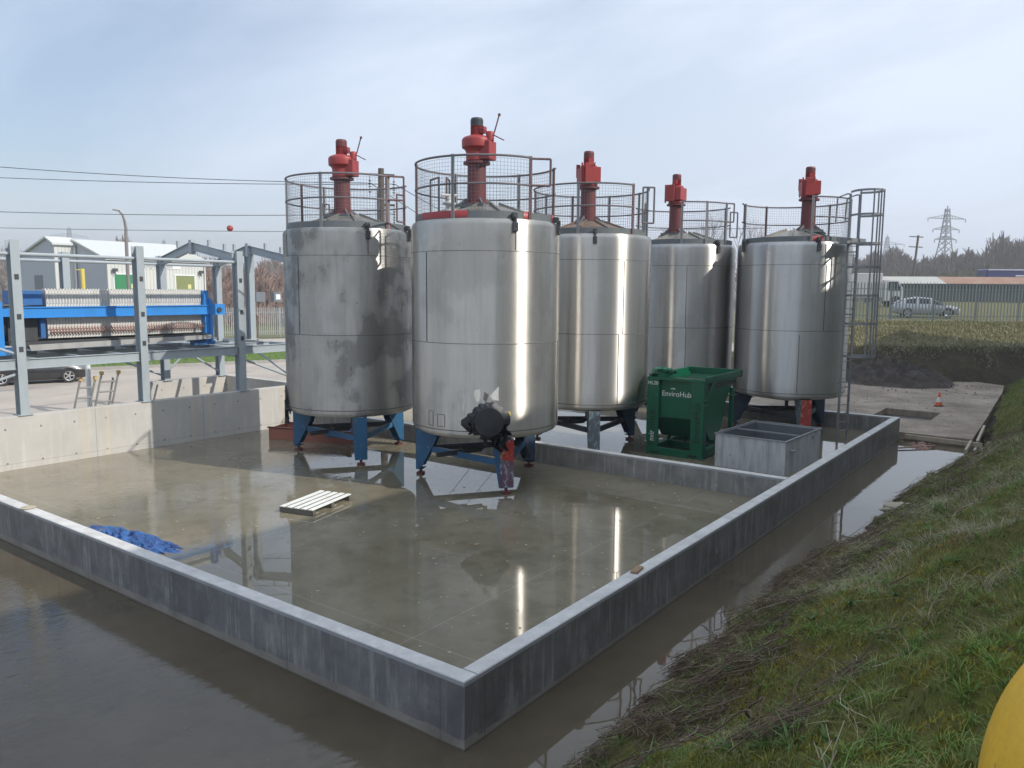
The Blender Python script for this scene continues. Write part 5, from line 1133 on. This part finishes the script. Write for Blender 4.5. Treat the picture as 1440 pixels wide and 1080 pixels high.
for k in range(10):
    x = .3+k*1.75+random.uniform(-.5, .5); y = yw(x)-random.uniform(-.05, .12); s_ = random.uniform(.06, .13)
    o = rock(x, y, (s_*1.4, s_, s_*.7), 'earth', 'dark earth clod at the water edge of the bank, '+ORD[k], k*1.9); o['group'] = 'clods along the water edge'; o.name = 'earth_clod'; o['category'] = 'clod'
m = MB(); m.box(-.075, .075, -.022, .022, 0, .03); o = m.build('wood_offcut', 'wood_white', bevel=.003); o.location = (-.86, -2.0, gz(-.86, -2.0)+.05); o.rotation_euler = (0, .2, -.5); tag(o, 'small cut block of pale wood lying on the bank grass', 'wood')
def branch(P, r0, label, mat='twig', forks=3, name='dead_branch'):
    P = [Vector((x, y, gz(x, y)+dz)) for x, y, dz in P]; S = []
    for i in range(len(P)-1):
        p0, p1, p2, p3 = P[max(0, i-1)], P[i], P[i+1], P[min(len(P)-1, i+2)]
        for k in range(6):
            t_ = k/6; S.append(.5*((2*p1)+(-p0+p2)*t_+(2*p0-5*p1+4*p2-p3)*t_*t_+(-p0+3*p1-3*p2+p3)*t_**3))
    S.append(P[-1]); n = len(S); S = [p+Vector((mn.noise(p*7), mn.noise(p*7+Vector((5, 0, 0))), mn.noise(p*7+Vector((0, 5, 0)))))*.012 for p in S]
    m = MB(); m.tube(S, [r0*(1-.75*i/(n-1)) for i in range(n)], 7)
    for k in range(forks):
        i = random.randint(n//4, n-3); d = (S[i+1]-S[i]).normalized(); sd = Vector((random.uniform(-1, 1), random.uniform(-1, 1), random.uniform(0, .5))); e = d*.6+sd*.6; L_ = random.uniform(.12, .38); pts = [S[i]+e*L_*q/4+Vector((0, 0, -.03*(q/4)**2)) for q in range(5)]
        m.tube(pts, [r0*.45*(1-.15*q) for q in range(5)], 5)
    return tag(m.build(name, mat, fixn=False), label, 'branch')
BR = [([(.24, -2.75, .10), (-.19, -2.85, .22), (-.51, -3.08, .30), (-.62, -3.02, .15)], .012, 'thick arched dead branch bowed over the grass in the middle of the bank'),
      ([(-.62, -3.05, .20), (-.54, -2.95, .26), (-.46, -2.65, .12), (-.30, -2.15, .08), (.1, -1.8, .05)], .010, 'long thin dead branch running down the bank beside the arched one'),
      ([(-.35, -2.2, .06), (-.6, -2.0, .08), (-.98, -1.78, .06), (-1.3, -1.7, .02)], .008, 'grey dead stem lying low along the foot of the bank'),
      ([(.9, -2.3, .05), (.6, -2.0, .10), (.2, -1.7, .08), (-.1, -1.45, .05)], .009, 'brown bramble stem leaning over the brushwood'),
      ([(1.6, -3.0, .08), (1.1, -2.9, .16), (.6, -2.95, .12), (.2, -3.1, .05)], .008, 'curved dead stem near the pale tufts of grass')]
for P, r, lab in BR: branch(P, r, lab)
for k, (x, y, h) in enumerate(((-1.46, -3.72, .26), (-1.36, -3.72, .34), (-1.20, -3.62, .20))):
    m = MB(); z = gz(x, y); m.tube([(x, y, z), (x+.02, y-.01, z+h*.5), (x+.01+.03*k, y-.05, z+h)], [.005, .004, .0025], 5); m.tube([(x+.015, y, z+h*.5), (x+.07, y+.05, z+h*.8)], .0025, 4)
    tag(m.build('dead_stalk', 'twig_pale', fixn=False), ['pale forked dead stalk left of the yellow bollard', 'tallest pale dead stalk beside the yellow bollard', 'thin pale dead stalk farther up the bank, left of the forked one'][k], 'stalk')

def inview(P, mx=120):
    d = P-np.array(CAM); z = d @ np.array(Fv); u = 720+1108.19*(d @ np.array(Rv))/z; v = 540-1108.19*(d @ np.array(Uv))/z
    return (z > .6) & (u > -mx) & (u < 1440+mx) & (v > 0) & (v < 1080+mx)
def scatter(n, xr, power=1.8, smax=5.2, zone=None, smin=0.0):
    X = xr[0]+(xr[1]-xr[0])*rng.random(n)**power; S = smin+(smax-smin)*rng.random(n)
    P = np.zeros((n, 3)); keep = np.ones(n, bool)
    for i in range(n):
        x = X[i]; y = yw(x)-S[i]; z = 0
        if zone is not None and not zone(x, y, S[i]): keep[i] = False; continue
        P[i] = (x, y, height(x, y))
    P = P[keep]; return P[inview(P)]
def blades(name, P, hmin, hmax, wmin, wmax, mat, label, lean=.5, droop=.5, kind='stuff', cat='grass', az=None):
    n = len(P); az = rng.random(n)*2*PI if az is None else az; h = hmin+(hmax-hmin)*rng.random(n)**1.5; wd = wmin+(wmax-wmin)*rng.random(n); ln = lean*rng.random(n)*h
    dx, dy = np.cos(az), np.sin(az); f = rng.random(n)*2*PI; wx, wy = np.cos(f), np.sin(f)
    V = np.zeros((n, 7, 3)); prof = [(0, 1.0), (.4, .9), (.75, .6)]
    for k, (t_, wq) in enumerate(prof):
        cx = P[:, 0]+dx*ln*(t_**1.5); cy = P[:, 1]+dy*ln*(t_**1.5); cz = P[:, 2]-.01+h*t_*(1-droop*.35*t_)
        V[:, 2*k, 0] = cx-wx*wd*wq/2; V[:, 2*k, 1] = cy-wy*wd*wq/2; V[:, 2*k, 2] = cz; V[:, 2*k+1, 0] = cx+wx*wd*wq/2; V[:, 2*k+1, 1] = cy+wy*wd*wq/2; V[:, 2*k+1, 2] = cz
    V[:, 6, 0] = P[:, 0]+dx*ln*(1+droop); V[:, 6, 1] = P[:, 1]+dy*ln*(1+droop); V[:, 6, 2] = P[:, 2]+h*(1-droop*.45)
    base = (np.arange(n)*7)[:, None]; q = np.concatenate([base+np.array([[0, 1, 3, 2]]), base+np.array([[2, 3, 5, 4]])], 1).reshape(-1, 4); tr = (base+np.array([[4, 5, 6]])).reshape(-1, 3)
    me = bpy.data.meshes.new(name); me.vertices.add(n*7); me.vertices.foreach_set("co", V.reshape(-1))
    loops = np.concatenate([q.reshape(-1), tr.reshape(-1)]); nq, ntr = len(q), len(tr); me.loops.add(len(loops)); me.loops.foreach_set("vertex_index", loops.astype(np.int32))
    me.polygons.add(nq+ntr); st = np.concatenate([np.arange(nq)*4, nq*4+np.arange(ntr)*3]); me.polygons.foreach_set("loop_start", st.astype(np.int32)); me.update(calc_edges=True)
    me.materials.append(MAT[mat]); o = bpy.data.objects.new(name, me); COL.objects.link(o); return tag(o, label, cat, kind=kind)
nz = lambda x, y, s, o=0: mn.noise(Vector((x*s, y*s, o)))
green = lambda x, y, s: nz(x, y, 1.5, 3)+.5*nz(x, y, 4, 1) > (-.12 if s > .35 else .25)
P = scatter(200000, (-4.5, 14), 1.5, 5.0, green); blades('grass', P, .03, .12, .004, .009, 'grass', 'short rough grass covering the bank on the right')
P = scatter(60000, (10, 40), 1.2, 4.0, green); blades('grass', P, .05, .20, .012, .022, 'grass', 'rough grass farther along the bank')
tuft = lambda x, y, s: nz(x, y, 2.2, 9) > .10 and s > .35
def tufts(n, xr, power, smax, zone, per, spread):
    C_ = scatter(n, xr, power, smax, zone); k = len(C_); sz = .5+rng.random(k)
    a_ = rng.random((k, per))*2*PI; r = np.abs(rng.normal(0, spread, (k, per)))*sz[:, None]
    X = C_[:, 0, None]+r*np.cos(a_); Y = C_[:, 1, None]+r*np.sin(a_); Z = C_[:, 2, None]-.66*(Y-C_[:, 1, None])
    return np.stack([X, Y, Z], -1).reshape(-1, 3), (a_+rng.normal(0, .35, a_.shape)).reshape(-1)
P, az_ = tufts(5200, (-4.3, 13), 1.5, 5.0, tuft, 26, .035); blades('grass', P, .045, .135, .004, .009, 'grass_bright', 'brighter green grass tufts on the bank', 1.1, .9, az=az_)
P, az_ = tufts(2600, (-4.3, 15), 1.4, 5.0, green, 24, .045); blades('grass', P, .04, .12, .004, .009, 'grass_olive', 'olive and yellowing grass tufts on the bank', 1.3, 1.0, az=az_)
P, az_ = tufts(480, (1.5, 16), .9, 4.6, lambda x, y, s: s > .5 and nz(x, y, .9, 5) > .0, 34, .05); blades('dry_grass', P, .10, .28, .003, .006, 'straw', 'pale dry grass tussocks on the bank', 1.3, 1.2, az=az_)
strawz = lambda x, y, s: ((x > 3.5 and s > .9 and nz(x, y, .8, 5) > .08) or nz(x, y, 1.5, 14) > .42) and s > .15
P = scatter(110000, (-4, 17), 1.1, 4.6, strawz); blades('dry_grass', P, .06, .20, .003, .007, 'straw', 'pale dry grass lying in tufts over the bank', 1.6, 1.1)
mossz = lambda x, y, s: nz(x, y, 1.1, 22) > -.22 and s > .7
P = scatter(170000, (-4.5, 7), 1.3, 5.0, mossz); blades('moss', P, .012, .045, .007, .014, 'moss', 'low yellow green moss between the grass on the bank', .8, .3)
P, az_ = tufts(420, (-4.2, 10), 1.3, 4.8, lambda x, y, s: nz(x, y, 1.4, 41) > .05 and s > .3, 14, .03); blades('weeds', P, .05, .13, .018, .034, 'weed', 'broad leaved weeds scattered through the bank grass', 1.6, .9, az=az_, cat='weeds')
P = scatter(26000, (-4.3, 14), 1.4, 4.8, lambda x, y, s: nz(x, y, 1.7, 51) > .0); blades('leaf_litter', P, .008, .03, .012, .03, 'litter', 'dead brown leaves and litter lying on the bank', 2.5, .3, cat='litter')
def sticks(name, n, xr, smin, smax, l0, l1, r0, r1, mat, label, zone=None, power=1.4):
    P = scatter(n, xr, power, smax, zone, smin); m = MB()
    for p in P:
        a_ = rng.normal(.6, 1.1); L_ = l0+(l1-l0)*rng.random()**2; r = r0+(r1-r0)*rng.random(); tl = rng.normal(.08, .22); c_ = rng.normal(0, .35); zz = rng.random()*.10
        pts = []
        for k in range(4):
            t_ = k/3-.5; x = p[0]+math.cos(a_+c_*t_)*L_*t_; y = p[1]+math.sin(a_+c_*t_)*L_*t_; sl = -.66*(y-p[1]); pts.append((x, y, p[2]+.01+zz+sl+tl*L_*t_*.8+.02*(.25-t_*t_)))
        m.tube(pts, [r, r*.9, r*.7, r*.4], 3, cap=False)
    return tag(m.build(name, mat, fixn=False), label, 'brushwood', kind='stuff')
low_z = lambda x, y, s: nz(x, y, 1.3, 31)+(.30 if s < 1.3 else -.22) > .05
sticks('brushwood', 12000, (-3, 8), -.08, 2.4, .12, .8, .002, .0065, 'twig', 'tangle of dead brown twigs along the lower part of the bank', low_z)
sticks('brushwood', 2600, (-3.5, 10), .1, 4.0, .08, .5, .0012, .0035, 'twig_pale', 'pale thin dead stems strewn over the bank', low_z)
sticks('brushwood', 1500, (8, 22), .0, 1.6, .2, .9, .004, .009, 'twig', 'dead stems along the water edge farther along the bank', None, 1.0)
# coarse grass on the far bank and verge
def far_scatter(n, xr, yr, zone):
    X = xr[0]+(xr[1]-xr[0])*rng.random(n); Y = yr[0]+(yr[1]-yr[0])*rng.random(n); out = []
    for x, y in zip(X, Y):
        if zone(x, y): out.append((x, y, height(x, y)))
    P = np.array(out); return P[inview(P)]
dd = lambda x, y: (x-38.2)*.80+(y-1.2)*.60
P = far_scatter(60000, (36, 56), (-4, 14), lambda x, y: 1.6+1.2*nz(x, y, .7, 2) < dd(x, y) < 13); blades('grass', P, .06, .22, .02, .045, 'far_grass', 'rough grass on the far bank below the palisade fence')
P = far_scatter(26000, (36, 50), (-4, 12), lambda x, y: 1.8+1.5*nz(x, y, .6, 4) < dd(x, y) < 7); blades('dry_grass', P, .08, .3, .015, .03, 'straw', 'dry stems on the steep face of the far bank', 1.4, 1)
def inpoly(x, y, P):
    c = False
    for i in range(len(P)):
        (x0, y0), (x1, y1) = P[i-1], P[i]
        if (y0 > y) != (y1 > y) and x < (x1-x0)*(y-y0)/(y1-y0)+x0: c = not c
    return c
VP = [(5, 41.3), (25, 33.8), (36, 29.7), (43.8, 36.9), (31.2, 42), (17.6, 44.2), (0, 47)]
P = far_scatter(40000, (0, 44), (29, 47), lambda x, y: inpoly(x, y, VP)); P[:, 2] = -.42; blades('grass', P, .05, .16, .02, .04, 'grass_bright', 'green grass of the verge beyond the yard')

# ------------------------------------------------------------------ distant woods: bare trees built of twigs
def twig_tree(m, x, y, z, H, spread, n, w_, lean=0, low=.15):
    m.bar((x, y, z-.5), (x, y, z+H*.55), w_*1.8, w_*1.8)
    for k in range(n):
        f = low+(1-low)*rng.random()**.8; a_ = rng.random()*2*PI; r = spread*(1-.55*max(0, f-.55)/.45)*math.sin(PI*min(1, .25+.75*f))*rng.random()**.6
        p = Vector((x+r*math.cos(a_), y+r*math.sin(a_), z+H*f*.93)); L_ = H*(.06+.14*rng.random()); d = Vector((math.cos(a_)*.6*rng.random(), math.sin(a_)*.6*rng.random(), .55+.5*rng.random())).normalized()
        q_ = p+d*L_; ww = w_*(.35+.5*rng.random()); s_ = Vector((-(CAM.y-y), CAM.x-x, 0)).normalized()*ww
        up_ = Vector((0, 0, 0))
        m.add([p-s_, p+s_, q_+s_*.3, q_-s_*.3], [(0, 1, 2, 3)])
def dpt(px, D): d = Fv+Rv*((px-720)/1108.19); return (CAM.x+d.x*D, CAM.y+d.y*D)
def wood(name, az0, az1, d0, d1, n, h0, h1, mat, label, spread=3.2, tw=110, w_=.16, zf=height):
    m = MB()
    for k in range(n):
        a_ = az0+(az1-az0)*rng.random(); D = d0+(d1-d0)*rng.random(); x = CAM.x+D*math.cos(a_); y = CAM.y+D*math.sin(a_)
        H = (h0+(h1-h0)*rng.random())*(.80+.45*mn.noise(Vector((a_*16, D*.01, 2)))+.25*mn.noise(Vector((a_*60, 0, 1))))*(.93 if azv-R(29.6) < a_ < azv else 1.08); twig_tree(m, x, y, zf(x, y)-.5, H, spread*(.7+.6*rng.random()), tw, w_)
    return tag(m.build(name, mat, fixn=False), label, 'wood', kind='stuff')
azv = math.atan2(Fv.y, Fv.x)
zr = lambda x, y: 3.2+.008*(math.hypot(x, y)-100)
zl = lambda x, y: -.8+.022*(math.hypot(x, y)-60)
A0 = azv-R(36); 
wood('woodland', azv-R(38), azv-R(18), 190, 250, 520, 8.0, 12.5, 'far_twigs', 'far wood of bare grey brown trees along the skyline on the right', 5.5, 120, .22, zr)
wood('scrub', azv-R(38), azv-R(18), 125, 180, 260, 3.5, 6, 'far_green', 'grey green scrub in front of the far wood on the right', 3.2, 110, .17, zr)
wood('woodland', azv+R(5), azv+R(40), 170, 250, 420, 7, 10.5, 'far_twigs', 'far wood of bare trees behind the white building on the left', 6, 120, .17, zl)
wood('scrub', azv+R(8), azv+R(24), 95, 160, 300, 5.0, 7.5, 'far_scrub', 'reddish brown scrub behind the far palisade fence on the left', 3.0, 120, .15, zl)
# hill masses behind the woods
def hill(az0, az1, D, zt, name, zb=-10, thick=90):
    m = MB(); n = 60; vs = []
    for i in range(n+1):
        a_ = az0+(az1-az0)*i/n; h = zt*(.85+.22*mn.noise(Vector((a_*9, 0, 1)))+.06*mn.noise(Vector((a_*40, 0, 3))))
        for r_, z in ((D, zb), (D+6, h*.45), (D+25, h*.85), (D+50, h), (D+thick, h*.9), (D+thick+60, zb)): vs.append((CAM.x+r_*math.cos(a_), CAM.y+r_*math.sin(a_), z))
    m.add(vs, [(i*6+j, (i+1)*6+j, (i+1)*6+j+1, i*6+j+1) for i in range(n) for j in range(5)], True); return tag(m.build(name, 'hillside'), kind='structure')
hill(azv-R(42), azv-R(16), 205, 10.5, 'hill'); hill(azv+R(3), azv+R(42), 190, 8.5, 'hill')
# two bare trees seen between the tank railings
def bare_tree(loc, H, label, seed, mat='pale_twigs'):
    rs = random.Random(seed); t = thing('bare_tree', label, 'tree', loc); tr = MB(); cr = MB()
    def grow(p, d, L_, r, dep):
        pts = [p]; 
        for k in range(3):
            d = (d+Vector((rs.uniform(-.16, .16), rs.uniform(-.16, .16), rs.uniform(-.02, .12)))).normalized(); pts.append(pts[-1]+d*L_/3)
        (tr if dep < 2 else cr).tube(pts, [r, r*.9, r*.8, r*.68], 5 if dep < 3 else 3, cap=False)
        if dep >= 6: return
        for k in range(rs.choice((2, 3, 3)) if dep < 5 else 3):
            a_ = rs.uniform(0, 2*PI); sp = rs.uniform(.25, .65); e = (d+Vector((math.cos(a_)*sp, math.sin(a_)*sp, .12))).normalized(); grow(pts[rs.choice((2, 3, 3))], e, L_*rs.uniform(.62, .85), r*.58, dep+1)
    grow(Vector((0, 0, 0)), Vector((0, 0, 1)), H*.26, H*.016, 0); grow(Vector((.1, .1, 0)), Vector((.15, .1, 1)).normalized(), H*.24, H*.012, 1)
    tr.build('trunk', 'bark', t, fixn=False); cr.build('crown', mat, t, fixn=False); return t
bare_tree((52.4, 19.8, .0), 11.0, 'bare pale twigged tree seen between the middle tank tops', 3)
bare_tree((55.4, 17.2, .2), 10.6, 'bare reddish tree seen through the mesh of the rightmost tank', 8, 'far_scrub')
bare_tree((53.5, 18.4, .0), 9.2, 'smaller bare tree between the two others behind the right tanks', 12)
for k, (px, D, H, lab) in enumerate(((1355, 175, 11.2, 'dark bare tree rising above the wood at the right'), (1412, 180, 12.0, 'tall bare tree at the far right of the wood'), (1320, 170, 10.8, 'bare tree at the foot of the large pylon'), (1385, 165, 11.6, 'round crowned bare tree between the pylon and the coach'), (12, 150, 13, 'bare tree at the left edge behind the steel post'), (385, 150, 11.5, 'bare tree rising above the scrub left of the tanks'))):
    x, y = dpt(px, D); bare_tree((x, y, 3 if px > 700 else .5), H, lab, 20+k, 'far_twigs')

# ------------------------------------------------------------------ yellow bollard beside the camera
d_ = Fv+Rv*((1592-720)/1108.19)-Uv*((1166-540)/1108.19); pc = CAM+d_*1.75
t = thing('safety_barrier', 'yellow rounded plastic barrier end with small scuffs at the lower right corner', 'barrier', (pc.x, pc.y, height(pc.x, pc.y)))
zc_ = pc.z-t.location.z; m = MB(); zb_ = min(0, zc_-.2)-.1
m.lathe([(.29, zb_), (.30, zc_-.02)]+[(.30*math.cos(q*PI/48), zc_+.474*math.sin(q*PI/48)) for q in range(0, 25)], 64); m.build('barrier_shell', 'yellow_paint', t)
m = MB(); m.lathe([(.3005, zc_-.012), (.304, zc_-.006), (.304, zc_+.004), (.3, zc_+.012)], 64); m.build('moulding_seam', 'yellow_paint', t, fixn=False)

# ------------------------------------------------------------------ unseen building added behind the camera to shade the near half
t = thing('shade_building', 'long grey building added unseen behind the photographer to shade the near half', 'building', (0, 0, 0))
WY, WH = -11.0, 14.15
m = MB(); m.box(-4, 47, WY-18, WY, -2, WH); m.build('wall', 'shed_grey', t)
m = MB(); m.box(-4.3, 47.3, WY-18.3, WY+.12, WH, WH+.15); m.build('roof', 'roof_pale', t)

# ------------------------------------------------------------------ haze
m = MB(); m.box(-720, 1520, -720, 1520, -20, 70)
hz_m = bpy.data.materials.new('haze'); hz_m.use_nodes = True; hn = hz_m.node_tree; hn.nodes.remove(hn.nodes['Principled BSDF'])
pv = hn.nodes.new('ShaderNodeVolumePrincipled'); pv.inputs['Density'].default_value = .0011; pv.inputs['Color'].default_value = (.92, .95, 1, 1); pv.inputs['Anisotropy'].default_value = .1
hn.links.new(pv.outputs[0], hn.nodes['Material Output'].inputs['Volume']); MAT['haze'] = hz_m
tag(m.build('haze', 'haze'), 'thin pale haze filling the air over the whole site', 'haze', kind='stuff')
